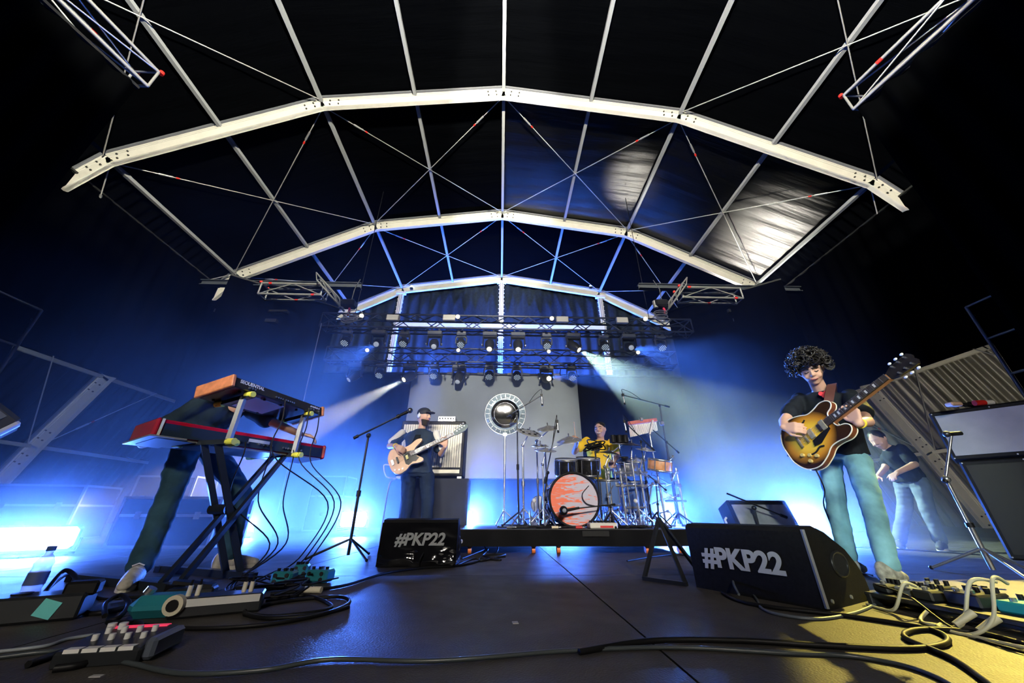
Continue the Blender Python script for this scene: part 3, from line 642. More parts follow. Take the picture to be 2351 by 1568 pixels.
# side-fill stack at the right edge ---------------------------------------------------------
sA = at(2130, 948, 3.6); sA.z = 0; sd = V(.60, -.80, 0).normalized(); sn = V(-sd.y, sd.x, 0); sn = sn if sn.y > 0 else -sn
def cab(name, label, z0, z1, L, D, grille, off=0):
    t = thing(name, label, 'speaker', sA+V(0, 0, z0)); o = sA + sd*off + V(0, 0, z0); M = frame(o, sd, (0, 0, 1)); h = z1-z0    # z toward camera
    MB(M).box((L/2, h/2, -D/2), (L, h, D), bev=.015).build('cabinet', BLK, t)
    MB(M).box((L/2, h/2, .003), (L-.07, h-.09, .01)).build('grille', grille, t)
    for x in (.02, L*.33, L*.66, L-.02):
        for y in (.022, h-.022): MB(M).cyl((x, y, 0), (x, y, .006), .006, n=8).build('screw', ALUD, t)
zt0, zt1 = at(2168, 1058, 3.6).z, at(2132, 948, 3.6).z
cab('sub_cabinet', 'tall black bass cabinet under the side-fill at the right edge', 0, zt0-.005, 1.2, .6, mat('black_grille', (.02, .02, .02), .4, .5), .03)
cab('side_fill_speaker', 'side-fill speaker with pale grey grille at the right edge', zt0, zt1, 1.25, .5, mat('pale_grille', (.42, .43, .45), .7, 0, .2, 3, .2, 300))
p = sA+sd*.35+V(0, .1, zt1)
tt = thing('cable_clutter', 'loose cables with a red connector lying on the side-fill speaker', 'cable', p)
for k in range(4): MB().tube(spline([p+V(-.25+.1*k, .02*k-.08, .012), p+V(-.1+.08*k, .05, .05+.01*k), p+V(.1+.05*k, -.04, .018), p+V(.35, .06*k-.1, .012)], 6), .01, 6).build('cable', RUB, tt)
MB().cyl(p+V(-.02, -.1, .03), p+V(.06, -.12, .03), .028, n=10).build('connector', RED, tt); MB().cyl(p+V(.06, -.12, .03), p+V(.13, -.13, .03), .026, n=10).build('connector_sleeve', WHITE, tt)
MB().box(p+V(-.22, -.08, .02), (.12, .07, .04), bev=.01).build('tape_roll', mat('skin_tape', (.55, .35, .25), .6), tt)
# speaker corner peeping in at the left edge
pc = at(46, 958, 3.0)
t = thing('side_fill_speaker', 'grey speaker cabinet corner cut off by the left edge', 'speaker', (pc.x-.5, 3.0, pc.z-.06))
M = frame(pc, V(.62, .78, 0), (0, 0, 1)) @ Matrix.Rotation(.95, 4, 'Z')
MB(M).box((-.45, .33, -.25), (.9, .74, .5), bev=.03).build('cabinet', mat('dark_grey_box', (.05, .055, .06), .4), t)
MB(M).box((-.45, .36, .002), (.82, .62, .012)).build('grille', mat('mid_grille', (.20, .21, .21), .7, 0, .2, 5), t)
MB(M).box((-.45, -.03, -.05), (.86, .05, .1), bev=.015).build('bottom_rail', WHITE, t)
q_ = M @ V(-.35, .2, -.3); MB().cyl(q_, V(q_.x, q_.y, 0), .03, n=10).build('stand_pole', BLKM, t); MB().box((q_.x, q_.y, .01), (.5, .5, .02)).build('base_plate', BLKM, t)
# flight cases at the far left, behind the keyboard player ------------------------------------
CEDGE = mat('case_edge', (.22, .23, .25), .45, .4)
def case(label, p0, d, rz=0):
    t = thing('flight_case', label, 'flight case', p0, 'flight cases'); M = Matrix.Translation(V(p0)) @ Matrix.Rotation(rz, 4, 'Z'); x, y, z = d
    MB(M).box((0, 0, z/2), (x, y, z)).build('panel_body', mat('case_navy', (.012, .015, .025), .6, 0, .2, 8, spec=.1), t)
    e = .012
    for sx in (-1, 1):
        for sy in (-1, 1): MB(M).bar((sx*x/2, sy*y/2, 0), (sx*x/2, sy*y/2, z), .03, .03).build('corner_extrusion', CEDGE, t)
    for zz in (0.015, z*.62, z-.015):
        for sy in (-1, 1): MB(M).bar((-x/2, sy*y/2, zz), (x/2, sy*y/2, zz), .025, .03).build('edge_extrusion', CEDGE, t)
        for sx in (-1, 1): MB(M).bar((sx*x/2, -y/2, zz), (sx*x/2, y/2, zz), .025, .03).build('edge_extrusion', CEDGE, t)
    for xx in (-x*.3, x*.3): MB(M).box((xx, -y/2-.008, z*.62), (.07, .015, .08)).build('latch', CHROME, t)
    MB(M).box((0, -y/2-.01, z*.3), (.12, .02, .07)).build('handle', CHROME, t)
case('flight case with bright edges right behind the keyboard player', (at(430, 1150, 5.0).x, 5.1, 0), (1.15, .6, .55))
case('flight case at the far left behind the big flood', (-6.9, 6.2, 0), (1.1, .7, .75), .2)
case('flight case stacked with gear farther left in the blue haze', (-5.8, 7.0, 0), (.9, .6, .95), .1)
case('pale flight case in the haze beside the back drape, left of the bassist', (at(755, 1180, 9.2).x, 9.2, 0), (.75, .6, 1.15))
# ================================================================== MICROPHONE STANDS
def mic_stand(label, base, top, ba, bb, mic=None, legs='tripod', m=None, name='mic_stand', r=.011, spread=.26, legz=.0):
    """base, top of the upright; ba-bb the boom; mic at bb ('pencil', 'vocal', None)"""
    m = m or BLKM; base, top = V(base), V(top); t = thing(name, label, 'mic stand', base, 'microphone stands')
    MB().cyl(base+V(0, 0, .03), base.lerp(top, .5), r*1.35, n=8).build('lower_pole', m, t); MB().cyl(base.lerp(top, .48), top, r, n=8).build('upper_pole', m, t)
    MB().cyl(base.lerp(top, .47), base.lerp(top, .52), r*2, n=8).build('height_clutch', RUB, t)
    a0 = random.random()*2
    for k in range(3):
        a = a0+k*2*PI/3; MB().cyl(base+V(0, 0, .16), base+V(spread*math.cos(a), spread*math.sin(a), .012), .010, n=6).build('leg', m, t)
        MB().sphere(base+V(spread*math.cos(a), spread*math.sin(a), .014), .014, 6, 4).build('rubber_foot', RUB, t)
    if ba is not None:
        ba, bb = V(ba), V(bb); MB().cyl(ba, bb, r*.85, n=8).build('boom_arm', m, t)
        MB().cyl(ba, ba.lerp(bb, .10), r*1.5, n=8).build('counterweight', RUB, t); MB().sphere(top, r*2.4, 8, 6).build('boom_clamp', m, t)
        d = (bb-ba).normalized()
        if mic == 'vocal':
            mt = thing('microphone', 'round-headed vocal microphone on ' + label.split(',')[0], 'microphone', bb); e = bb+d*.10
            MB().cyl(bb-d*.03, e, .013, .019, n=10).build('mic_body', BLK, mt); MB().sphere(e+d*.025, .03, 12, 8).build('mic_grille', mat('mic_mesh', (.10, .10, .11), .35, .8), mt); MB().cyl(bb-d*.02, bb+d*.01, .022, n=8).build('mic_clip', RUB, mt)
        elif mic == 'pencil':
            mt = thing('microphone', 'slim pencil microphone on ' + label.split(',')[0], 'microphone', bb)
            MB().cyl(bb+V(0, 0, .02), bb+V(.005, -.01, -.12), .012, n=10).build('mic_body', CHROME, mt); MB().cyl(bb+V(.005, -.01, -.12), bb+V(.006, -.012, -.15), .013, n=10).build('mic_capsule', BLK, mt); MB().box(bb, (.03, .03, .04)).build('mic_clip', RUB, mt)
            MB().tube(spline([bb+V(0, 0, .02), bb+V(0, 0, .09), bb.lerp(ba, .2)+V(0, 0, .07), bb.lerp(ba, .4)], 6), .004, 5).build('mic_cable', RUB, mt)
    return t
def px(u, v, Y): return at(u, v, Y)
b = gr(790, 1287); b = V(-1.35, 3.6, 0); Ym = 3.75
b = px(800, 1270, Ym); b.z = 0
mic_stand('black boom mic stand in front of the bassist', b, px(846, 1000, Ym), px(812, 1006, Ym), px(916, 955, Ym), 'vocal', spread=.34)
b = at(2285, 1318, 2.75); b.z = 0
mic_stand('mic stand with folded boom beside the side-fill', b, px(2172, 1100, 2.75), px(2170, 1108, 2.75), px(2184, 1000, 2.7), None, m=CHROME, spread=.3)
tt = thing('microphone', 'dark microphone tipped sideways on the stand beside the side-fill', 'microphone', px(2184, 1000, 2.7)); q = px(2184, 997, 2.7)
MB().cyl(q+V(-.03, 0, 0), q+V(.06, -.02, .005), .016, n=10).build('mic_body', BLK, tt); MB().sphere(q+V(-.04, 0, 0), .024, 10, 8).build('mic_grille', mat('mic_mesh', (.10, .10, .11), .35, .8), tt)
# drum microphones
mic_stand('tall boom stand left of the drums, by the big disc', V(px(1191, 1190, 4.75).x, 4.75, RZ), px(1187, 950, 4.75), px(1168, 953, 4.75), px(1243, 908, 4.72), 'pencil', r=.009, spread=.2)
mic_stand('tallest boom stand right of the drums', V(px(1556, 1195, 5.0).x, 5.0, RZ), px(1515, 931, 5.0), px(1537, 934, 5.0), px(1430, 907, 4.95), 'pencil', r=.009, spread=.2)
mic_stand('boom stand slanting left of the drummer, between cymbals', V(px(1240, 1195, 4.7).x, 4.7, RZ), px(1258, 1085, 4.65), px(1250, 1110, 4.65), px(1279, 968, 4.7), 'pencil', r=.009, spread=.18)
mic_stand('boom stand before the bar chimes', V(px(1497, 1195, 4.75).x, 4.75, RZ), px(1471, 1014, 4.75), px(1502, 1034, 4.75), px(1433, 968, 4.72), 'pencil', r=.009, spread=.18)
mic_stand('boom stand at the right rim of the drums', V(px(1560, 1195, 4.85).x, 4.85, RZ), px(1530, 1015, 4.85), px(1559, 1040, 4.85), px(1499, 987, 4.83), None, r=.009, spread=.18)
mic_stand('low boom stand under the orange snare', V(px(1512, 1195, 4.6).x, 4.6, RZ), px(1506, 1106, 4.6), px(1530, 1126, 4.6), px(1488, 1090, 4.6), None, r=.009, spread=.16)
mic_stand('short boom stand crossing the kick drum', V(px(1405, 1196, 4.32).x, 4.32, RZ), px(1402, 1163, 4.30), px(1412, 1158, 4.30), px(1325, 1167, 4.25), None, r=.008, spread=.13)
tt = thing('kick_microphone', 'round black microphone on the kick drum boom', 'microphone', px(1294, 1172, 4.25)); q = px(1294, 1172, 4.25)
MB().sphere(q, .047, 14, 10).build('mic_ball', BLK, tt); MB().cyl(q+V(.02, 0, 0), px(1330, 1166, 4.25), .016, .012, n=8).build('mic_body', BLK, tt); MB().lathe([(.02, 0), (.022, .006), (0, .008)], 12, frame(q+V(0, -.045, 0), (1, 0, 0), (0, 0, 1))).build('front_cap', mat('cap_grey', (.3, .32, .34), .3), tt)
mic_stand('low boom stand before the guitar combo', V(px(1742, 1210, 3.85).x, 3.85, 0), px(1731, 1166, 3.85), px(1806, 1188, 3.85), px(1669, 1133, 3.8), None, r=.010, spread=.22)
# ================================================================== DRUM KIT
SHELL = mat('drum_black', (.015, .015, .017), .15, 0, spec=.6)
HEADW = mat('drum_skin', (.75, .75, .72), .5)
def drum(label, c, r, h, axis=(0, 0, 1), shell=None, head=None, lugs=8, name='drum', feet=None, group='drums'):
    c = V(c); d = V(axis).normalized(); x = d.orthogonal().normalized(); M = frame(c, x, d.cross(x))
    t = thing(name, label, 'drum', (c.x, c.y, RZ), group)
    MB().lathe([(r*.97, -h/2), (r, -h/2+.01), (r, h/2-.01), (r*.97, h/2)], 28, M).build('shell', shell or SHELL, t)
    for s in (-1, 1):
        MB().lathe([(r*.99, s*h/2-.012), (r*1.035, s*h/2-.012), (r*1.035, s*h/2+.012), (r*.99, s*h/2+.012)], 28, M, False).build('hoop', CHROME, t)
        MB().lathe([(0, s*h/2+.004), (r*.985, s*h/2+.004), (r*.985, s*h/2-.002)], 28, M).build('drum_head', head or HEADW, t)
    for k in range(lugs):
        a = 2*PI*k/lugs; MB(M).cyl((r*1.03*math.cos(a), r*1.03*math.sin(a), -h*.42), (r*1.03*math.cos(a), r*1.03*math.sin(a), h*.42), .007, n=6).build('lug', CHROME, t)
    return t, M
# kick drum with a flame-like orange figure on a lilac grey head
kc = px(1318, 1146, 4.42); kr = .283
kt, KM = drum('big kick drum with orange streaked front head', (kc.x, 4.42+.22, kc.z), kr, .44, (0, -1, 0), None, HEADW, 10, 'kick_drum')
def kick_art():
    m = mat('kick_art', (.55, .50, .58), .55); nt = m.node_tree; b = nt.nodes['Principled BSDF']
    tc = [n for n in nt.nodes if n.type == 'TEX_COORD'][0]
    mp = nt.nodes.new('ShaderNodeMapping'); mp.inputs['Scale'].default_value = (2.2, 1, 15.0); mp.inputs['Rotation'].default_value = (0, .45, 0)
    nt.links.new(tc.outputs['Object'], mp.inputs['Vector'])
    wv = nt.nodes.new('ShaderNodeTexNoise'); wv.inputs['Scale'].default_value = 2.4; wv.inputs['Detail'].default_value = 2; wv.inputs['Distortion'].default_value = 1.6
    nt.links.new(mp.outputs['Vector'], wv.inputs['Vector'])
    sx = nt.nodes.new('ShaderNodeSeparateXYZ'); nt.links.new(tc.outputs['Object'], sx.inputs[0])
    ma = nt.nodes.new('ShaderNodeMath'); ma.operation = 'MULTIPLY_ADD'; ma.inputs[1].default_value = -.62; nt.links.new(sx.outputs['X'], ma.inputs[0]); nt.links.new(wv.outputs['Fac'], ma.inputs[2])
    r = nt.nodes.new('ShaderNodeValToRGB'); r.color_ramp.elements[0].position = .49; r.color_ramp.elements[0].color = (.50, .46, .55, 1); r.color_ramp.elements[1].position = .55; r.color_ramp.elements[1].color = (.85, .17, .08, 1)
    nt.links.new(ma.outputs[0], r.inputs['Fac']); nt.links.new(r.outputs['Color'], b.inputs['Base Color']); return m
MB().lathe([(0, .0), (kr*.97, .0)], 40, frame((kc.x, 4.415-.003, kc.z), (1, 0, 0), (0, 0, 1)), False).build('art_head', kick_art(), kt)
MB().tube([(kc.x+(kr+.004)*math.cos(a), 4.405, kc.z+(kr+.004)*math.sin(a)) for a in [2*PI*k/48 for k in range(48)]], .014, 6, closed=True).build('front_hoop', BLK, kt)
for s in (-1, 1): MB().cyl((kc.x+s*.24, 4.5, kc.z-.12), (kc.x+s*.36, 4.42, RZ), .010, n=6).build('spur', CHROME, kt)
MB().tube(spline([px(1352, 1115, 4.40), px(1337, 1135, 4.39), px(1345, 1155, 4.39), px(1368, 1162, 4.39)], 6), .005, 5).build('cable_loop', RUB, kt)
p = px(1300, 1073, 4.62); drum('left rack tom with dark shell and chrome rods', (p.x, 4.62, p.z), .14, .18, (0, -.25, 1))
p = px(1352, 1070, 4.62); drum('right rack tom with dark shell in front of the drummer', (p.x, 4.66, p.z), .15, .19, (0, -.25, 1))
p = px(1455, 1140, 4.9); drum('clear blue lit floor tom among the chrome stands', (p.x, 4.95, p.z), .19, .36, (0, -.1, 1), mat('blue_shell', (.10, .18, .42), .1, 0, spec=.6))
p = px(1395, 1130, 4.75); drum('blue shelled tom right of the kick drum', (p.x, 4.75, p.z), .15, .28, (0, -.1, 1), mat('blue_shell', (.10, .18, .42), .1, 0, spec=.6))
p = px(1515, 1068, 4.7); drum('orange wood snare high at the right of the kit', (p.x, 4.7, p.z), .15, .13, (.12, -.2, 1), mat('orange_wood', (.60, .27, .12), .35, 0, .25, 14), None, 8, 'snare_drum')
p = px(1440, 1075, 4.9); drum('chrome snare in the middle of the kit', (p.x, 4.95, p.z), .16, .14, (0, -.2, 1), CHROME, None, 8, 'snare_drum')
drum('pale tom lying low behind the left stands', (px(1240, 1165, 4.9).x, 4.9, px(1240, 1160, 4.9).z), .10, .10, (-.5, -1, .2), mat('pale_shell', (.55, .53, .50), .4), None, 6)
# cymbals on stands
BRZ = mat('bronze', (.78, .68, .50), .22, .85, .1, 20); WCY = mat('bright_cymbal', (.82, .82, .82), .2, .8, .08, 30); DKC = mat('dark_cymbal', (.05, .05, .055), .3, .7)
def cymbal(label, u, v, Y, r, tilt, bx, m=BRZ, holes=0, rise=.02, by=None, stand=True, deep=.0):
    c = px(u, v, Y); n = V(tilt).normalized(); x = n.orthogonal().normalized(); M = frame(c, x, n.cross(x))
    t = thing('cymbal', label, 'cymbal', c, 'cymbals')
    prof = [(.004, rise+.012), (.03, rise+.008), (.045, rise), (r*.6, rise*.55-deep*.3), (r, -deep), (r, -deep-.003), (r*.6, rise*.5-.004-deep*.3), (.045, rise-.005), (.004, rise+.006)]
    MB().lathe(prof, 32, M).build('bow', m, t)
    MB(M).cyl((0, 0, rise), (0, 0, rise+.05), .008, n=8).build('wing_nut', CHROME, t)
    for k in range(holes):
        a = 2*PI*k/holes; MB(M).lathe([(0, .006), (.019, .0065), (.019, .004)], 10, Matrix.Translation((r*.66*math.cos(a), r*.66*math.sin(a), rise*.45))).build('hole', mat('hole_shade', (.002, .002, .002), .9), t)  # holes are dark discs, their shade is in the colour
    if stand:
        t2 = thing('cymbal_stand', 'chrome stand under the ' + label.split(',')[0], 'stand', (px(bx, 1195, Y).x, by or Y, RZ), 'chrome cymbal stands'); b = V(px(bx, 1195, Y).x, by or Y, RZ)
        e = c - n*.03; k = V(b.x*.5+e.x*.5, b.y*.5+e.y*.5, e.z-.16) if abs(e.x-b.x) > .08 else V(e.x, e.y, e.z-.1)
        k = V(b.x, b.y, max(RZ+.3, e.z-.14))
        MB().cyl(b+V(0, 0, .03), b.lerp(k, .5), .0135, n=8).build('lower_tube', CHROME, t2); MB().cyl(b.lerp(k, .5), k, .0105, n=8).build('upper_tube', CHROME, t2); MB().cyl(k, e, .008, n=8).build('tilter_arm', CHROME, t2)
        MB().sphere(k, .022, 8, 6).build('tilter', CHROME, t2); MB().cyl(b.lerp(k, .48), b.lerp(k, .54), .021, n=8).build('collar', CHROME, t2)
        a0 = random.random()*2
        for q in range(3):
            a = a0+q*2*PI/3; MB().cyl(b+V(0, 0, .2), b+V(.2*math.cos(a), .2*math.sin(a), .012), .008, n=6).build('leg', CHROME, t2); MB().cyl(b+V(0, 0, .08), b+V(.11*math.cos(a), .11*math.sin(a), .10), .006, n=6).build('leg_brace', CHROME, t2)
            MB().sphere(b+V(.2*math.cos(a), .2*math.sin(a), .014), .014, 6, 4).build('rubber_foot', RUB, t2)
cymbal('holed white cymbal overlapping the big disc', 1214, 993, 4.6, .165, (.22, -.5, 1), 1202, WCY, 8)
cymbal('pale china cymbal behind the holed one', 1258, 984, 4.8, .15, (-.16, -.45, 1), 1237, WCY, 0, .03)
cymbal('deep shallow-bowl cymbal left of the drummer', 1306, 1007, 4.8, .17, (-.14, -.35, 1), 1258, WCY, 0, .02, deep=.03)
cymbal('stacked hi-hat cymbal on the left', 1252, 1034, 4.5, .14, (.05, -.3, 1), 1250, WCY, 0, .02, stand=True)
cymbal('upper splash cymbal over the hi-hat', 1240, 1024, 4.52, .11, (0, -.25, 1), 1250, WCY, 6, .015, stand=False)
cymbal('dark cymbal right of the drummer', 1398, 1040, 4.6, .13, (.1, -.2, 1), 1402, DKC)
cymbal('flat black stacked cymbal near the bar chimes', 1450, 1022, 4.6, .15, (.06, -.2, 1), 1470, DKC)
cymbal('pale splash half hidden among the stands', 1460, 1056, 4.9, .13, (-.1, -.4, 1), 1436, WCY)
cymbal('small bright cymbal under the chimes', 1482, 1033, 4.8, .13, (.1, -.3, 1), 1496, WCY)
cymbal('small bell cymbal above the dark drum box', 1437, 1009, 4.9, .06, (0, -.4, 1), 1425, WCY)
# extra percussion
p = px(1420, 1008, 4.85); t = thing('percussion_block', 'dark electronic percussion box beside the drummer', 'percussion', (p.x, 4.85, p.z-.06))
for k, x in enumerate((-.08, .01, .09)): MB().cyl((p.x+x, 4.85, p.z-.05), (p.x+x, 4.85, p.z+.05), .045, n=14).build('barrel', BLK, t)
MB().cyl((p.x-.1, 4.85, p.z-.06), (p.x+.12, 4.85, p.z-.06), .01, n=6).build('mount_rod', CHROME, t); MB().cyl((p.x, 4.85, p.z-.06), (p.x, 4.85, RZ), .01, n=6).build('stand_pole', CHROME, t)
p = px(1432, 1055, 4.65); t = thing('cup_bell', 'black cup shaped bell on a chrome rod', 'percussion', (p.x, 4.65, RZ)); MB().lathe([(.0, -.03), (.03, -.025), (.05, 0), (.065, .03), (.06, .03), (.0, -.02)], 16, Matrix.Translation((p.x, 4.65, p.z))).build('cup', BLK, t); MB().cyl((p.x, 4.65, RZ), (p.x, 4.65, p.z-.02), .010, n=8).build('rod', CHROME, t)
# wiry black ornament before the drummer
p = px(1365, 1022, 4.55); t = thing('wire_tambourine', 'tangled black wire shaker in front of the yellow shirt', 'percussion', (p.x, 4.55, p.z-.1))
for k in range(9):
    a0, tl, rr = random.random()*6, random.uniform(-.5, .5), random.uniform(.05, .10); cc = p+V(random.uniform(-.05, .05), random.uniform(-.03, .03), random.uniform(-.03, .02))
    MB().tube([cc+V(rr*math.cos(a)*1.2, rr*math.sin(a)*.8, rr*.4*math.sin(a+a0)+tl*rr*.5*math.cos(a)) for a in [2*PI*i/16 for i in range(16)]], .008, 5, closed=True).build('wire_ring', BLK, t)
MB().cyl(p-V(0, 0, .03), V(p.x, 4.55, RZ), .010, n=8).build('stand_pole', BLKM, t)
# bar chimes
pa_, pb_ = px(1442, 972, 4.95), px(1507, 964, 4.95)
t = thing('bar_chimes', 'bar chimes with red wooden beam on a cream stand', 'chimes', (pb_.x-.1, 4.95, RZ))
MB().bar(pa_, pb_, .05, .045).build('beam', mat('red_wood', (.55, .13, .10), .5, 0, .2, 20), t); mb = MB()
for k in range(30):
    q = pa_.lerp(pb_, (k+.6)/30.5)-V(0, .0, .03); mb.cyl(q, q-V(0, 0, .165-.045*k/30), .0045, n=5)
tag(mb.build('chime_rods', mat('cream_metal', (.80, .74, .62), .3, .5), t), kind='stuff')
q = pa_.lerp(pb_, .7); MB().bar(q+V(.05, -.05, 0), q+V(-.03, -.05, -.2), .025, .02).build('strut', mat('cream_metal', (.80, .74, .62), .3, .5), t); MB().cyl(q+V(-.02, -.03, -.2), V(q.x, 4.93, RZ), .011, n=8).build('stand_pole', CHROME, t)
MB().box(pb_+V(.07, 0, -.05), (.06, .05, .06), bev=.01).build('clamp', CHROME, t); MB().box(pa_.lerp(pb_, .45)+V(0, -.02, .03), (.05, .05, .05), bev=.01).build('clamp', CHROME, t)
# drum rack of chrome tubes
t = thing('drum_rack', 'chrome tube drum rack around the right of the kit', 'rack', (1.6, 4.7, RZ))
for (u, y) in ((1408, 4.62), (1438, 4.62), (1486, 4.65), (1528, 4.78), (1575, 4.9)):
    x = px(u, 1195, y).x; MB().cyl((x, y, RZ), (x, y, px(u, 1075, y).z), .016, n=10).build('upright', CHROME, t); MB().box((x, y, px(u, 1115, y).z), (.05, .05, .05), bev=.01).build('clamp', CHROME, t)
    MB().cyl((x-.09, y-.05, RZ+.015), (x+.09, y-.05, RZ+.015), .012, n=8).build('foot_bar', CHROME, t); MB().box((x, y, px(u, 1085, y).z), (.045, .05, .045), bev=.01).build('clamp', CHROME, t)
for (u0, y0, u1, y1, v) in ((1408, 4.62, 1438, 4.62, 1115), (1438, 4.62, 1486, 4.65, 1115), (1486, 4.65, 1528, 4.78, 1112), (1438, 4.62, 1486, 4.65, 1165), (1528, 4.78, 1575, 4.9, 1150), (1408, 4.62, 1486, 4.65, 1085)):
    MB().cyl(px(u0, v, y0), px(u1, v, y1), .013, n=8).build('cross_tube', CHROME, t)
rn = random.Random(11)
for k in range(34):
    u0, v0, y0 = rn.uniform(1400, 1560), rn.uniform(1060, 1185), rn.uniform(4.55, 4.95); q = px(u0, v0, y0); d = V(rn.uniform(-1, 1), rn.uniform(-.6, .2), rn.uniform(-.9, .9)).normalized()*rn.uniform(.05, .14)
    if q.z < RZ+.06: q.z = RZ+.08
    a_ = MB().cyl(q-d, q+d, .0075, n=6).build('holder_arm', CHROME, t); MB().box(q+d, (.03, .03, .035), bev=.006).build('clamp_block', CHROME, a_)
# pedals
for i, (u, y, w) in enumerate(((1345, 4.98, 'behind the kick drum'), (1462, 4.55, 'right of the kick drum'), (1226, 4.5, 'under the hi-hat'))):
    x = px(u, 1200, y).x; t = thing('drum_pedal', f'chrome foot pedal on the riser {w}', 'pedal', (x, y, RZ), 'drum pedals')
    MB().box((x, y, RZ+.008), (.10, .30, .016)).build('base_plate', ALUD, t); MB().box((x, y+.02, 0), (.07, .26, .012), M=Matrix.Translation((x, y+.02, RZ+.05)) @ Matrix.Rotation(.28, 4, 'X')).build('footboard', CHROME, t)
    for s in (-1, 1): MB().cyl((x+s*.05, y-.1, RZ+.01), (x+s*.05, y-.1, RZ+.18), .008, n=8).build('post', CHROME, t)
    MB().cyl((x, y-.1, RZ+.17), (x, y-.06, RZ+.27), .006, n=6).build('beater_rod', CHROME, t); MB().sphere((x, y-.06, RZ+.28), .025, 8, 6).build('beater', WHITE, t)
# stool under the drummer
t = thing('drum_stool', 'round black drum stool under the drummer', 'stool', (1.45, 5.35, RZ)); MB().lathe([(0, 0), (.15, 0), (.16, .03), (.15, .06), (0, .065)], 20, Matrix.Translation((1.45, 5.35, RZ+.42))).build('seat', BLK, t); MB().cyl((1.45, 5.35, RZ+.05), (1.45, 5.35, RZ+.43), .015, n=8).build('post', CHROME, t)
for k in range(3): MB().cyl((1.45, 5.35, RZ+.22), (1.45+.22*math.cos(k*2.1), 5.35+.22*math.sin(k*2.1), RZ+.012), .010, n=6).build('leg', CHROME, t)
# mixers and clutter on the riser edge
p = px(1383, 1203, 4.25); t = thing('drum_mixer', 'small cream mixer with dark knobs at the riser edge', 'mixer', (p.x, 4.25, RZ))
MB().box((p.x, 4.27, RZ+.03), (.30, .16, .055), bev=.008).build('body', mat('cream_mixer', (.62, .60, .52), .5), t)
for k in range(7):
    for j in range(2): MB().cyl((p.x-.12+k*.04, 4.24+j*.06, RZ+.057), (p.x-.12+k*.04, 4.24+j*.06, RZ+.078), .011, n=8).build('knob', BLK, t)
MB().box((p.x+.03, 4.195, RZ+.02), (.14, .012, .02)).build('red_strip', RED, t)
for i, (u, c_, lab) in enumerate(((1275, (.75, .62, .42), 'cream jack adapter'), (1330, (.6, .03, .03), 'red jack adapter'), (1172, (.10, .10, .11), 'black jack adapter'))):
    q = px(u, 1207, 4.2); t = thing('jack_adapter', f'small {lab} lying on the riser edge', 'adapter', (q.x, 4.2, RZ)); MB().cyl((q.x-.04, 4.2, RZ+.014), (q.x+.03, 4.2, RZ+.014), .013, n=8).build('sleeve', mat('adp%d' % i, c_, .4), t); MB().cyl((q.x+.03, 4.2, RZ+.014), (q.x+.06, 4.2, RZ+.014), .006, n=6).build('tip', CHROME, t)
def cable(label, pts, r=.007, m=RUB, k=8, name='cable', cat='cable', group=None):
    o = MB().tube(spline(pts, k), r, 6).build(name, m); return tag(o, label, cat, group)
for i in range(9):
    x0 = random.uniform(-.1, .35); y0 = random.uniform(4.25, 4.8); pts = [V(x0+random.uniform(-.25, .25)*j*.6+.1*j, y0+random.uniform(-.2, .2), RZ+.008+.02*random.random()) for j in range(5)]
    cable(f'black cable tangled on the riser left of the kick drum, {ORD[i] if i < 8 else "ninth"} from the front' if False else 'black cable tangled on the riser left of the kick drum', pts, .007, group='cables tangled on the riser left')
for i in range(7):
    x0 = random.uniform(1.0, 1.5); pts = [V(x0+random.uniform(-.1, .25)+.14*j, random.uniform(4.25, 4.5), RZ+.008+.02*random.random()) for j in range(5)]
    cable('black cable tangled on the riser right of the kick drum', pts, .007, group='cables tangled on the riser right')
# big shining disc on a stand --------------------------------------------------------------
dc = px(1160, 950, 5.0); t = thing('disc_gong', 'large round mirror-like disc on a tall pole beside the drums', 'gong', (px(1157, 1190, 5.0).x, 5.0, RZ))
R_ = .292; M = frame(dc, (1, 0, 0), (0, -.12, 1))
MB().tube([M @ V(R_*math.cos(a), R_*math.sin(a), 0) for a in [2*PI*k/64 for k in range(64)]], .007, 6, closed=True).build('outer_rim', CHROME, t)
MB().lathe([(R_*.70, .0), (R_*.985, .0), (R_*.985, .004), (R_*.70, .004)], 48, M, False).build('clear_ring', mat('clear_ring', (.35, .45, .52), .06, .55), t)
MB().lathe([(0, .028), (R_*.25, .025), (R_*.5, .012), (R_*.70, -.005), (R_*.72, -.008)], 48, M, False).build('mirror_dish', mat('mirror_dish', (.88, .88, .86), .10, 1), t)
for k in range(24):
    a = 2*PI*k/24; MB(M).bar((R_*.74*math.cos(a), R_*.74*math.sin(a), .006), (R_*.96*math.cos(a), R_*.96*math.sin(a), .006), .006, .004).build('spoke', mat('spoke', (.75, .8, .82), .2, .6), t)
for r_ in (.55, .80): MB().tube([M @ V(R_*r_*math.cos(a), R_*r_*math.sin(a), .012) for a in [2*PI*k/48 for k in range(48)]], .003, 5, closed=True).build('ring_line', CHROME, t)
b = V(px(1157, 1190, 5.0).x, 5.02, RZ); MB().cyl(b, V(dc.x, 5.02, dc.z-R_), .014, n=8).build('pole', CHROME, t); MB().box(V(dc.x, 5.02, dc.z-R_), (.05, .03, .04)).build('pole_clamp', CHROME, t)
for k in range(3): MB().cyl(b+V(0, 0, .18), b+V(.2*math.cos(k*2.1), .2*math.sin(k*2.1), .01), .009, n=6).build('leg', CHROME, t)
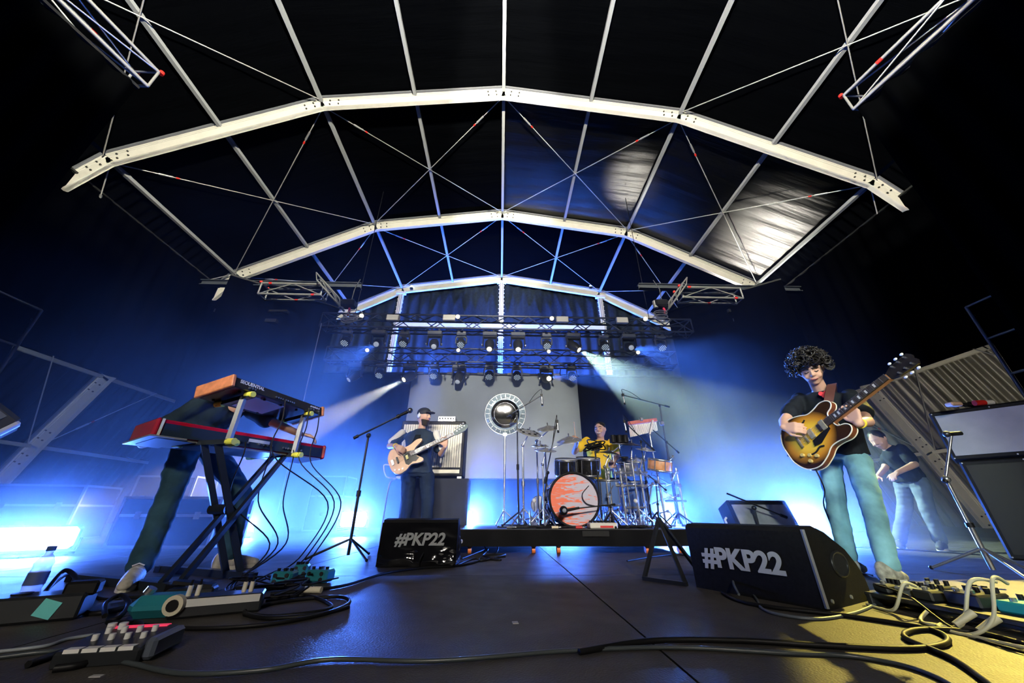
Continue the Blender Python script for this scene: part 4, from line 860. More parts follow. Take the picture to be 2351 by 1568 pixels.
# ================================================================== KEYBOARDS
YEL = mat('yellow_tip', (.80, .78, .10), .5); SYNB = mat('synth_black', (.012, .012, .014), .35)
A = V(-1.817, 2.30, 1.145); tx_ = V(.2857, .9583, 0); nn = V(-.9583, .2857, 0); ey = (nn*.295+V(0, 0, -.062)).normalized(); Ls, Ds, Hs = .863, .30, .072
MU = frame(A, tx_, ey)                     # z = tx x ey
up = (MU.to_3x3() @ V(0, 0, 1)); sg = 1 if up.z > 0 else -1
t = thing('synthesizer', 'black synthesizer with wooden end cheeks on the upper stand tier', 'synthesizer', A, 'keyboards on the stand')
MB(MU).box((Ls/2, Ds/2, sg*Hs/2), (Ls-.05, Ds, Hs), bev=.006).build('body', SYNB, t)
WOOD = mat('cheek_wood', (.52, .19, .09), .4, 0, .3, 18)
for x in (.0125, Ls-.0125): MB(MU).box((x, Ds/2, sg*(Hs/2+.004)), (.025, Ds+.015, Hs+.016), bev=.005).build('wood_cheek', WOOD, t)
MB(MU).box((Ls*.42, Ds*.52, -sg*.002), (.26, Ds*.7, .004)).build('bottom_plate', mat('plate_grey', (.45, .46, .52), .4, .2), t)
for i, x in enumerate((.1, .3, .45, .6, .76)):
    for y in (.04, .26): MB(MU).cyl((x, y, 0), (x, y, -sg*.008), .009, n=8).build('rubber_foot', RUB, t)
back = lambda x, z: MU @ V(x, -.0015, sg*z)
upv = V(0, 0, 1)
text_mb('SEQUENTIAL', frame(back(.155, .05), tx_, upv), .033, .0008, 0, .0008).build('maker_lettering', WHITE, t)
text_mb('prophet-6', frame(back(.755, .05), tx_, upv), .026, .0008, .15, .0004).build('model_lettering', WHITE, t)
for x in (.13, .15, .17, .35, .37, .39, .41, .44, .46, .48, .50, .52, .70, .73, .79): MB().cyl(back(x, .022), back(x, .022)+V(.012, -.004, 0), .0065, n=8).build('socket', CHROME, t)
KWHITE = mat('ivory', (.8, .79, .75), .3)
for k in range(29): MB(MU).box((.05+.0262*(k+.5), Ds-.06, sg*(Hs+.004)), (.0245, .12, .012)).build('key', KWHITE, t)
for k in range(12): MB(MU).cyl((.06+.066*k, .07, sg*Hs), (.06+.066*k, .07, sg*(Hs+.018)), .011, n=8).build('knob', SYNB, t)
# lower red keyboard
A2 = atz(353, 999, .80); th = math.radians(60); t2 = V(math.cos(th), math.sin(th), 0); n2 = V(-t2.y, t2.x, 0); e2 = (n2*.30+V(0, 0, -.015)).normalized(); L2, D2, H2 = 1.15, .31, .105
ML = frame(A2, t2, e2); t = thing('stage_piano', 'glossy red stage piano on the lower stand tier', 'keyboard', A2, 'keyboards on the stand')
REDB = mat('red_lacquer', (.42, .008, .035), .18, 0, .1, 4, spec=.6)
MB(ML).box((L2/2, D2/2, H2/2), (L2-.03, D2, H2), bev=.008).build('body', REDB, t)
for x in (.0, L2): MB(ML).box((x, D2/2, H2/2), (.03, D2+.01, H2+.012), bev=.012).build('end_block', REDB, t)
MB(ML).box((.016, -.006, H2/2), (.012, .008, H2)).build('corner_strip', WHITE, t)
MB(ML).box((L2/2, -.002, H2*.40), (L2-.06, .008, H2*.72)).build('rear_panel', mat('rear_panel_blue', (.03, .05, .09), .2, .3), t)
MB(ML).box((L2/2, D2/2, -.006), (L2-.04, D2-.02, .012)).build('bottom_tray', mat('tray_steel', (.45, .48, .5), .35, .5), t)
MB(ML).box((L2*.06, D2/2+.02, -.004), (L2*.16, D2+.08, .01)).build('tray_lip', mat('tray_steel', (.45, .48, .5), .35, .5), t)
for x in (.46, .52, .6, .63, .66, .69, .78, .8, .82, .84, .9, .93): MB(ML).cyl((x, -.006, .035), (x, -.018, .035), .008, n=8).build('socket', CHROME, t)
MB(ML).box((.60, -.007, .055), (.15, .004, .022)).build('maker_plate', mat('plate_pale', (.45, .5, .6), .4), t)
for k in range(36): MB(ML).box((.05+.029*(k+.5), D2-.07, H2+.004), (.027, .13, .012)).build('key', KWHITE, t)
# stand
t = thing('keyboard_stand', 'black two-tier X-shaped keyboard stand with yellow tipped arms', 'stand', (-1.8, 2.5, 0))
STD = mat('stand_steel', (.035, .045, .06), .3, .5)
T1, T2 = atz(492, 1016, .79), atz(648, 1046, .79); B1, B2 = gr(392, 1360), gr(540, 1328)
sd2 = V(-.9, .36, 0).normalized()
for off in (-.03, .09):
    MB().bar(T1+nn*off, B2+nn*off+V(0, 0, .03), .022, .036).build('cross_tube', STD, t); MB().bar(T2+nn*off, B1+nn*off+V(0, 0, .03), .022, .036).build('cross_tube', STD, t)
for Bq, l0, l1 in ((B1, -.02, .92), (B2, -.12, .75)):
    MB().bar(Bq+sd2*l0+V(0, 0, .02), Bq+sd2*l1+V(0, 0, .02), .05, .04).build('foot_bar', STD, t)
    for l in (l0, l1): MB().bar(Bq+sd2*(l-.03)+V(0, 0, .018), Bq+sd2*(l+.03)+V(0, 0, .018), .06, .036).build('foot_cap', RUB, t)
c = (T1+B2)/2; MB().cyl(c-nn*.03, c+nn*.11, .03, n=12).build('pivot', STD, t)
for Tq in (T1, T2):
    MB().bar(Tq-nn*.12+V(0, 0, .0), Tq+nn*.30+V(0, 0, -.0), .035, .03).build('support_arm', STD, t)
    for e in (-.14, .32): MB().cyl(Tq+nn*(e-.03), Tq+nn*(e+.03), .022, n=10).build('arm_tip', YEL, t)
for s in (.15, .70):
    top = A+tx_*s+nn*.05+V(0, 0, -.03); bot = V(top.x, top.y, .79); MB().bar(bot, top, .03, .03).build('tier_post', mat('post_steel', (.45, .47, .48), .35, .6), t)
    MB().bar(top-nn*.06, top+nn*.22+V(0, 0, -.045), .03, .028).build('tier_arm', STD, t)
    for e, dz in ((-.05, .01), (.20, -.042)): MB().cyl(top+nn*(e-.03)+V(0, 0, dz), top+nn*(e+.035)+V(0, 0, dz), .021, n=10).build('arm_tip', YEL, t)
    MB().bar(bot-nn*.05, bot+nn*.12, .035, .03).build('post_clamp', STD, t); MB().cyl(bot-nn*.08, bot-nn*.02, .021, n=10).build('arm_tip', YEL, t)
# cables from the keyboards to the floor
for i, (x, lab) in enumerate(((.42, 'left'), (.66, 'middle'), (.78, 'right'))):
    q = back(x, .02)+V(.02, 0, 0)
    cable(f'thin cable hanging from the upper synthesizer to the floor, {lab} of three', [q, q+V(.02, 0, -.15), V(q.x+.02, q.y+.02, .75), V(-1.30+.05*i, 2.95, .45), V(-1.35+.04*i, 2.85, .12), V(-1.45+.06*i, 2.7, .01)], .0045, group='cables hanging from the keyboards')
for i, (x, lab) in enumerate(((.5, 'nearest'), (.68, 'second'), (.86, 'farthest'))):
    q = ML @ V(x, -.02, .035)
    cable(f'cable dropping from the red piano towards the pedals, {lab} of three', [q, q+V(.03, -.02, -.08), V(q.x+.04, q.y-.02, .45), V(-1.45+.05*i, 2.6, .2), V(-1.5, 2.45-.03*i, .012), V(-1.3, 2.2, .01)], .0045, group='cables dropping from the piano')
# ================================================================== FLOOR ELECTRONICS, LEFT
TEAL = mat('teal_case', (.03, .25, .30), .35, .2); DBOX = mat('dark_box', (.015, .017, .02), .4)
def yawm(p, deg): return Matrix.Translation(V(p)) @ Matrix.Rotation(math.radians(deg), 4, 'Z')
# bottle
p = gr(52, 1392); t = thing('water_bottle', 'clear ribbed water bottle standing at the far left front', 'bottle', p)
prof = [(0, .002), (.032, .004)] + [(.033-.003*(k % 2), .02+.014*k) for k in range(10)] + [(.033, .165), (.022, .19), (.013, .20), (.013, .215)]
MB().lathe(prof, 20, Matrix.Translation(p)).build('bottle_body', mat('bottle_plastic', (.80, .86, .92), .12, 0, alpha=.42, spec=.6), t); MB().cyl(p+V(0, 0, .213), p+V(0, 0, .232), .016, n=14).build('cap', mat('cap_blue', (.05, .12, .3), .4), t)
MB().lathe([(.0345, .08), (.0345, .13)], 20, Matrix.Translation(p)).build('label_band', mat('band', (.08, .12, .25), .5), t)
p = gr(78, 1432); M = yawm(p, 28); t = thing('power_box', 'long black power box with a cyan sticker at the far left', 'power box', p)
MB(M).box((-.20, .06, .045), (.62, .14, .085), bev=.008).build('housing', DBOX, t); MB().box((.02, -.012, .045), (.055, .003, .055), M=M @ Matrix.Translation((.02, -.012, .045)) @ Matrix.Rotation(.35, 4, 'Y') @ Matrix.Scale(1, 4)).build('sticker', mat('sticker_cyan', (.15, .65, .62), .5), t)
for k in range(4): MB(M).cyl((-.42+.11*k, .06, .088), (-.42+.11*k, .06, .094), .03, n=14).build('outlet', RUB, t)
MB(M).box((.08, .05, .10), (.10, .07, .05), bev=.008).build('plug', RUB, t)
MB(M).box((-.30, .07, .105), (.12, .08, .04), bev=.008).build('adapter', RUB, t)
p = gr(340, 1425); M = yawm(p, 12); t = thing('tape_spool', 'teal cable box with a pale round knob in the floor clutter', 'box', p)
MB(M).box((0, .06, .04), (.19, .13, .075), bev=.03).build('case', TEAL, t); MB(M).cyl((.08, -.01, .05), (.08, -.035, .05), .034, n=18).build('knob', mat('cream_knob', (.65, .60, .45), .4), t); MB(M).cyl((.08, -.035, .05), (.08, -.04, .05), .02, n=14).build('knob_cap', RUB, t); MB(M).cyl((-.06, .05, .08), (-.05, .05, .10), .018, n=10).build('button', CHROME, t)
p = gr(215, 1530); M = yawm(p, 10); t = thing('midi_controller', 'small black controller with white keys and a red strip at the front left', 'controller', p)
MB().box((0, .075, .022), (.205, .165, .040), M=M @ Matrix.Translation((0, .075, .026)) @ Matrix.Rotation(.12, 4, 'X'), bev=.006).build('body', DBOX, t)
MB(M).box((.0, .146, .052), (.15, .022, .008)).build('red_strip', mat('led_red', (.8, .05, .10), .4, emit=(1, .05, .12), es=.6), t)
for k in range(4): MB(M).box((-.063+.042*k, .004, .034), (.036, .022, .014)).build('white_key', KWHITE, t)
for k in range(4):
    for j in range(2): MB(M).cyl((-.06+.04*k, .06+.045*j, .043+.006*j), (-.06+.04*k, .06+.045*j, .058+.006*j), .008, n=8).build('knob', WHITE, t)
for k in range(2): MB(M).cyl((-.075+.03*k, .135, .05), (-.075+.03*k, .135, .068), .011, n=10).build('jack_plug', WHITE, t)
MB(M).box((.115, .07, .03), (.03, .14, .05), bev=.008).build('side_handle', mat('handle_grey', (.12, .14, .18), .3, .3), t)
p = gr(490, 1415); M = yawm(p, 25); t = thing('di_box_strip', 'long black connector box with a white tape label in the left front', 'connector box', p)
MB(M).box((0, .06, .035), (.31, .12, .065), bev=.006).build('box_body', DBOX, t); MB(M).box((0.01, -.002, .052), (.27, .003, .026)).build('tape_label', mat('tape_white', (.62, .62, .60), .6), t)
text_mb('Prophet  Nord L  Nord R  Bass  Sub  L', frame(M @ V(.0, -.0045, .052), M.to_3x3() @ V(1, 0, 0), (0, 0, 1)), .0135, .0003, .2).build('handwriting', BLK, t) if False else None
for k, x in enumerate((-.115, -.085, .075, .10)): pl = MB(M).cyl((x, .05, .068), (x, .05, .105), .009, n=8).build('jack_plug', mat('cream_jack', (.75, .70, .55), .4), t); MB(M).cyl((x, .05, .105), (x, .05, .125), .005, n=6).build('jack_tail', RUB, pl)
for i, (u, v, a, s) in enumerate(((640, 1345, 5, .9), (720, 1340, -8, 1.1), (685, 1325, 15, .7))):
    p = gr(u, v); M = yawm(p, a); t = thing('effects_pedal', f'teal effects box among the cables beneath the piano, {["left", "right", "rear"][i]} of three', 'effects box', p, 'teal effects boxes')
    MB(M).box((0, .05, .035), (.13*s, .10, .065), bev=.012).build('enclosure', TEAL, t)
    for x in (-.035, .035):
        for z in (.02, .05): MB(M).cyl((x*s, -.002, z), (x*s, -.008, z), .011, n=10).build('xlr_socket', DBOX, t)
    for x in (-.04, 0, .04): MB(M).cyl((x*s, .04, .067), (x*s, .04, .082), .010, n=8).build('knob', RUB, t)
    MB(M).cyl((0, .07, .067), (0, .07, .08), .012, n=8).build('footswitch', CHROME, t)
p = gr(718, 1362); t = thing('jack_barrel', 'cream barrel connector lying in front of the teal boxes', 'connector', p); MB().cyl(p+V(-.045, 0, .016), p+V(.045, -.01, .016), .015, n=10).build('barrel', mat('cream_jack', (.75, .70, .55), .4), t); MB().cyl(p+V(-.01, 0, .016), p+V(.01, 0, .016), .0165, n=10).build('ring', CHROME, t)
p = gr(430, 1370); M = yawm(p, 20); t = thing('sustain_pedal', 'flat black expression pedal beneath the keyboard stand', 'pedal', p); MB(M).box((0, .05, .018), (.20, .09, .03), bev=.008).build('base', DBOX, t); MB().box((0.0, .05, .045), (.17, .07, .014), M=M @ Matrix.Translation((0, .05, .048)) @ Matrix.Rotation(.15, 4, 'Y')).build('treadle', RUB, t)
# floor cables ----------------------------------------------------------------
def fc(label, pts, r=.008, m=RUB, group=None): return cable(label, [gr(u, v)+V(0, 0, r+h) for u, v, h in [(q+(0,))[:3] for q in pts]], r, m, 8, group=group)
GCAB = mat('grey_cable', (.05, .06, .065), .35); CCAB = mat('cream_cable', (.55, .52, .36), .45)
fc('thin grey cable crossing the whole stage front', [(-40, 1520), (150, 1500), (300, 1530), (420, 1553), (600, 1545), (760, 1520), (1000, 1523), (1300, 1500), (1550, 1492), (1800, 1505), (1950, 1512), (2080, 1535), (2180, 1575), (2230, 1620)], .006, GCAB)
fc('pale thin cable at the far left front', [(-30, 1503), (100, 1488), (160, 1470), (260, 1455)], .005, mat('pale_lead', (.25, .28, .3), .4))
fc('heavy black cable along the bottom right front', [(1330, 1505), (1500, 1478), (1700, 1478), (1900, 1490), (2100, 1497), (2180, 1480), (2130, 1450), (1950, 1420), (1780, 1400), (1700, 1385), (1660, 1365)], .0085)
fc('heavy black cable running off the bottom right corner', [(2400, 1500), (2250, 1460), (2120, 1452), (2080, 1470), (2190, 1520), (2270, 1575), (2300, 1600)], .0085)
fc('black cable curving in front of the left wedge', [(620, 1368), (780, 1350), (880, 1320), (960, 1308), (1060, 1300), (1120, 1285), (1160, 1280)], .008)
fc('looped black cable under the teal boxes', [(560, 1415), (620, 1425), (740, 1415), (800, 1390), (780, 1375), (690, 1380), (600, 1395), (560, 1412), (640, 1420), (760, 1400), (700, 1372), (610, 1385)], .008)
fc('black loop cable ahead of the connector box', [(330, 1440), (450, 1448), (600, 1440), (720, 1420), (800, 1398)], .007)
fc('black cable arching beside the power box', [(85, 1390, .02), (120, 1370, .10), (165, 1385, .06), (190, 1410), (240, 1412), (290, 1400)], .010)
fc('second black cable arching left of the shoe', [(95, 1375, .02), (150, 1345, .05), (220, 1375), (300, 1375), (400, 1372)], .007)
fc('coiled black cable lying beside the teal box', [(235, 1428, .01), (232, 1412, .03), (262, 1402, .045), (285, 1412, .03), (270, 1430, .01), (245, 1435), (300, 1438)], .009)
fc('coil of cable at the left front edge', [(60, 1535), (130, 1510), (230, 1475), (280, 1440), (320, 1440), (300, 1480), (200, 1530), (120, 1545)], .009)
fc('knotted black cable before the riser, left end', [(1060, 1285), (1120, 1262), (1100, 1290), (1160, 1275), (1110, 1278), (1150, 1288), (1090, 1285), (1050, 1300)], .008)
fc('upright loop of cable in front of the riser', [(1120, 1270), (1110, 1265, .07), (1122, 1262, .11), (1140, 1264, .09), (1142, 1272, .02), (1125, 1275)], .006)
fc('black cable from the right wedge across the floor', [(1700, 1380, .02), (1690, 1365, .05), (1705, 1355, .05), (1735, 1375), (1750, 1400), (1790, 1415), (1880, 1425), (1960, 1412), (2010, 1392)], .006, mat('wedge_lead', (.10, .12, .14), .4))
fc('blue-lit power lead behind the riser legs', [(1440, 1290), (1500, 1280), (1560, 1275), (1620, 1290)], .007)
fc('dark cable lying behind the guitarist', [(1850, 1262), (1950, 1258), (2050, 1262), (2150, 1268), (2250, 1275)], .008)
for i in range(10):
    q = gr(random.uniform(570, 720), random.uniform(1325, 1372)); pts = [q+V(random.uniform(-.16, .16), random.uniform(-.16, .16), .008+.05*random.random()) for k in range(6)]
    cable('thin cable tangled among the teal effects boxes', pts, .0045, group='cables tangled among the teal boxes')
p = gr(1183, 1430); o = MB().box((0, 0, .001), (.022, .03, .002), M=yawm(p+V(0, 0, .001), 6)).build('tape_mark', mat('tape_grey', (.45, .45, .43), .6)); tag(o, 'small pale tape mark in the middle of the stage floor', 'tape mark')
p = gr(222, 1553); o = MB().box((0, 0, .001), (.028, .014, .002), M=yawm(p+V(0, 0, .001), 3)).build('tape_mark', mat('tape_grey', (.45, .45, .43), .6)); tag(o, 'small pale tape mark at the bottom left', 'tape mark')
# cone-like stack of plugs beside the left wedge
p = gr(1052, 1282); t = thing('speaker_plug', 'pile of shiny white connectors beside the left wedge', 'connector', p)
for k in range(7): q = p+V(random.uniform(-.03, .03), random.uniform(-.02, .02), .012+.024*k); a = random.random()*6; MB().cyl(q, q+V(.045*math.cos(a), .02*math.sin(a), .01), .013, n=8).build('plug', mat('plug_white', (.6, .62, .66), .35), t)
MB().cyl(p+V(.0, -.04, .012), p+V(.02, -.05, .012), .009, n=8).build('red_plug', RED, t)
# ================================================================== PEDAL BOARD, RIGHT
e0, e1 = gr(1992, 1392), gr(2345, 1462); bx = (e1-e0); bl = bx.length; bx.normalize(); by = V(-bx.y, bx.x, 0); by = by if by.y > 0 else -by; by = by if by.x > 0 or True else -by
bl = 1.0; bx = (gr(2320, 1425)-gr(1996, 1362)).normalized(); e0 = gr(1990, 1388); by = V(-bx.y, bx.x, 0); by = by if by.x > 0 else -by
bl = .62
MBd = frame(e0, bx, by); up = 1 if (MBd.to_3x3() @ V(0, 0, 1)).z > 0 else -1
t = thing('pedal_board', 'raised black pedal board at the guitarist\'s feet', 'pedal board', e0)
for k in range(4): MB(MBd).box((bl/2, .04+.085*k, up*.042), (bl, .07, .018), bev=.004).build('rail', DBOX, t)
for x in (.02, bl-.02): MB(MBd).prism([(0, .0), (.33, .0), (.33, .085), (0, .06)], 0, .025, MBd @ Matrix(((0, 0, 1, x-.012), (1, 0, 0, 0), (0, up, 0, 0), (0, 0, 0, 1)))).build('side_frame', DBOX, t) if False else MB(MBd).box((x, .165, up*.024), (.025, .33, .048), bev=.004).build('side_frame', DBOX, t)
def pedal(label, x, y, w, d, h, m, kn=3, sw=1):
    h *= .75; o = MBd @ V(x, y, up*.052); t = thing('guitar_pedal', label, 'pedal', o, 'guitar pedals on the board'); M = Matrix.Translation(o) @ MBd.to_3x3().to_4x4() @ Matrix.Scale(up, 4, (0, 0, 1))
    MB(M).box((0, 0, h/2), (w, d, h), bev=.006).build('enclosure', m, t)
    for k in range(kn): MB(M).cyl(((k-(kn-1)/2)*w/(kn+.4), d*.28, h), ((k-(kn-1)/2)*w/(kn+.4), d*.28, h+.018), .009, n=8).build('knob', RUB, t)
    for k in range(sw): MB(M).cyl(((k-(sw-1)/2)*w/(sw+.3), -d*.25, h), ((k-(sw-1)/2)*w/(sw+.3), -d*.25, h+.012), .010, n=8).build('footswitch', CHROME, t)
GP = mat('grey_pedal', (.25, .26, .27), .35, .3)
pedal('small dark pedal nearest the wedge on the board', .05, .10, .065, .11, .045, DBOX, 3)
pedal('silver pedal second from the wedge on the board', .13, .12, .07, .115, .045, GP, 2)
pedal('black pedal third from the wedge on the board', .215, .10, .07, .115, .05, DBOX, 2)
pedal('wide black pedal in the middle of the board', .32, .14, .11, .12, .06, mat('black_pedal', (.02, .02, .025), .3), 3, 2)
pedal('big teal multi-switch pedal at the far end of the board', .50, .17, .20, .13, .05, mat('teal_pedal', (.02, .30, .30), .35), 6, 3)
pedal('dark rear pedal behind the silver one', .11, .26, .12, .10, .05, DBOX, 3, 1)
pedal('low dark pedal at the back of the board', .27, .27, .11, .09, .05, mat('black_pedal', (.02, .02, .025), .3), 3, 1)
def bp_(x, y, z): return MBd @ V(x, y, up*z)
cable('cream patch cable looping off the board front, left', [bp_(.20, .05, .10), bp_(.21, -.02, .11), bp_(.17, -.06, .02), bp_(.10, -.05, .006), bp_(.02, -.02, .006)], .006, CCAB)
cable('cream cable looping off the board front, middle', [bp_(.44, .10, .15), bp_(.43, 0, .15), bp_(.40, -.08, .02), bp_(.33, -.13, .007), bp_(.27, -.08, .007), bp_(.26, -.02, .03)], .006, CCAB)
cable('cream cable with thick plug hanging off the board, right', [bp_(.47, .10, .15), bp_(.50, .0, .17), bp_(.50, -.08, .06), bp_(.46, -.14, .008), bp_(.38, -.15, .008), bp_(.34, -.09, .008)], .006, CCAB)
cable('cream cable leaving the board to the right', [bp_(.46, -.16, .007), bp_(.60, -.14, .007), bp_(.72, -.06, .007), bp_(.85, -.02, .03)], .006, CCAB)
cable('thin black cable over the front rail of the board', [bp_(.06, .02, .085), bp_(.22, -.03, .07), bp_(.4, -.12, .008), bp_(.6, -.2, .006), bp_(.8, -.18, .006)], .004)
for i, (x, y) in enumerate(((.43, -.05), (.50, -.06))):
    o = tag(MB().cyl(bp_(x, y, .06), bp_(x-.03, y-.06, .02), .012, .009, n=10).build('cable_plug', CCAB), f'thick cream cable plug in front of the board, {["left", "right"][i]} of two', 'plug', 'cream cable plugs')
# grey metal sheet edge behind the right wedge: stand legs
t = thing('music_stand_base', 'dark folding stand legs between the riser and the right wedge', 'stand', gr(1530, 1335))
o_ = gr(1530, 1330)
for (u, v, h) in ((1480, 1332, 0), (1575, 1345, 0), (1600, 1310, 0)): MB().bar(gr(u, v)+V(0, 0, .01), at(1512, 1190, 2.75), .022, .018).build('leg', BLKM, t)
MB().bar(gr(1478, 1332)+V(0, 0, .01), gr(1578, 1346)+V(0, 0, .01), .03, .02).build('foot_bar', BLKM, t)
# ================================================================== PEOPLE
def fuse(mb, name, m, parent, vox=.007, sm=5, disp=None):
    me = bpy.data.meshes.new('tmp'); me.from_pydata([tuple(p) for p in mb.v], [], mb.f); me.update()
    o = bpy.data.objects.new('tmp', me); COL.objects.link(o)
    r = o.modifiers.new('r', 'REMESH'); r.mode = 'VOXEL'; r.voxel_size = vox; r.use_smooth_shade = True
    s = o.modifiers.new('s', 'SMOOTH'); s.factor = .5; s.iterations = sm
    dg = bpy.context.evaluated_depsgraph_get(); dg.update()
    me2 = bpy.data.meshes.new_from_object(o.evaluated_get(dg)); bpy.data.objects.remove(o); bpy.data.meshes.remove(me)
    if disp:
        ns = [v.normal.copy() for v in me2.vertices]
        for v, n in zip(me2.vertices, ns): v.co += n*disp(v.co)
    c = sum((v.co for v in me2.vertices), V(0, 0, 0))/max(1, len(me2.vertices)); me2.transform(Matrix.Translation(-c))
    me2.name = name; me2.materials.clear(); me2.materials.append(m); me2.polygons.foreach_set('use_smooth', [True]*len(me2.polygons)); me2.update()
    ob = bpy.data.objects.new(name, me2); COL.objects.link(ob); ob.location = c; WM[ob.name] = Matrix.Translation(c)
    if parent is not None: setpar(ob, parent)
    return ob
def cap(mb, p, q, r0, r1, n=12):
    p, q = V(p), V(q); mb.cyl(p, q, r0, r1, n); mb.sphere(p, r0, n, 8); mb.sphere(q, r1, n, 8); return mb
def loft(mb, rings, n=20):
    vs = []
    for c, lx, ly, a, b in rings:
        for k in range(n):
            t = 2*PI*k/n; ct, st = math.cos(t), math.sin(t); e = .85
            vs.append(c + lx*(a*math.copysign(abs(ct)**e, ct)) + ly*(b*math.copysign(abs(st)**e, st)))
    fs = [(i*n+k, i*n+(k+1) % n, (i+1)*n+(k+1) % n, (i+1)*n+k) for i in range(len(rings)-1) for k in range(n)]
    fs += [tuple(range(n-1, -1, -1)), tuple(range((len(rings)-1)*n, len(rings)*n))]
    return mb.add(vs, fs)
def hand(mb, w, d, pn, side, curl=.5, spread=.0, tc=.3, sc=1.0):
    """w wrist, d towards the knuckles, pn out of the palm, side +1/-1 thumb side along d x pn"""
    d = V(d).normalized(); pn = V(pn); pn = (pn - d*pn.dot(d)).normalized(); x = d.cross(pn)*side; k = sc; w = V(w)
    for i in range(5):
        mb.cyl(w+d*.005+x*((i-2)*.008*k), w+d*.088*k+x*((i-2)*.0165*k), .0145*k, .0125*k, 8)
    for i, (o, L) in enumerate(((.032, .068), (.011, .078), (-.010, .073), (-.030, .058))):
        p = w+d*.085*k+x*o*k; a = curl*.7; dd = d
        for j, f in enumerate((.45, .30, .25)):
            a = curl*(.75+.5*j) + (.1*i*curl); ang = curl*(.7+.9*j)
            dd = (d*math.cos(ang)+pn*math.sin(ang)+x*spread*(1.5-i)*.15).normalized(); q = p+dd*L*f*1.15*k
            cap(mb, p, q, (.0092-.0008*j)*k, (.0086-.0010*j)*k, 8); p = q
    p = w+d*.025*k+x*.028*k; q = p+(d*.75+x*.75+pn*.15).normalized()*.04*k; cap(mb, p, q, .0125*k, .0105*k, 8)
    dd = (d*(1-tc*.3)+x*(.35-tc*.6)+pn*tc).normalized(); r = q+dd*.034*k; cap(mb, q, r, .0105*k, .0095*k, 8); cap(mb, r, r+dd*.024*k, .0095*k, .008*k, 8)
def head_shape(mb, c, f, up, s=1.0):
    f = V(f).normalized(); up = V(up); up = (up-f*up.dot(f)).normalized(); x = f.cross(up); M = Matrix(((x.x, f.x, up.x, c.x), (x.y, f.y, up.y, c.y), (x.z, f.z, up.z, c.z), (0, 0, 0, 1)))
    n, m = 28, 20; vs = []
    for j in range(m+1):
        t = -PI/2+PI*j/m
        for k in range(n):
            a = 2*PI*k/n; X, Y, Z = math.cos(t)*math.cos(a), math.cos(t)*math.sin(a), math.sin(t)
            z = Z*.118; wx = .076*(1-.28*max(0, -Z-.05)**1.1); wy = .098*(1-.10*max(0, -Z))
            y = Y*wy + (.010*max(0, -Z) if Y > 0 else -.004*max(0, Z)); xx = X*wx
            if Y > .3 and abs(Z-.10) < .16: y -= .008*(1-abs(Z-.10)/.16)*(1 if .15 < abs(X) < .75 else .2)       # sockets
            if Y > .3 and abs(Z-.32) < .12: y += .004*(1-abs(Z-.32)/.12)
            if Y > .4 and Z < -.72: y += .010
            vs.append((xx*s, y*s, z*s))
    fs = [(j*n+k, j*n+(k+1) % n, (j+1)*n+(k+1) % n, (j+1)*n+k) for j in range(m) for k in range(n)]
    mb.add([M @ V(p) for p in vs], fs)
    cap(mb, M @ V(0, .094*s, .018*s), M @ V(0, .108*s, -.016*s), .009*s, .0135*s, 8)          # nose
    mb.sphere(M @ V(.012*s, .100*s, -.018*s), .009*s, 8, 6); mb.sphere(M @ V(-.012*s, .100*s, -.018*s), .009*s, 8, 6)
    for sx in (-1, 1):
        mb.sphere((0, 0, 0), .028*s, 10, 8, (.35, .65, 1), M @ Matrix.Translation((sx*.078*s, -.008*s, 0)))                # ears
        mb.sphere(M @ V(sx*.038*s, .068*s, -.03*s), .022*s, 8, 6)                                                          # cheeks
    cap(mb, M @ V(-.018*s, .088*s, -.05*s), M @ V(.018*s, .088*s, -.05*s), .008*s, .008*s, 8)                           # lips
    return M
SKIN_ = mat('skin', (.56, .33, .24), .5, 0, .08, 9, spec=.3)
EYEW = mat('eye_white', (.7, .7, .68), .2); IRIS = mat('eye_dark', (.02, .012, .01), .15); LIP = mat('lip', (.38, .12, .10), .45); BROW = mat('brow_hair', (.02, .014, .01), .7)
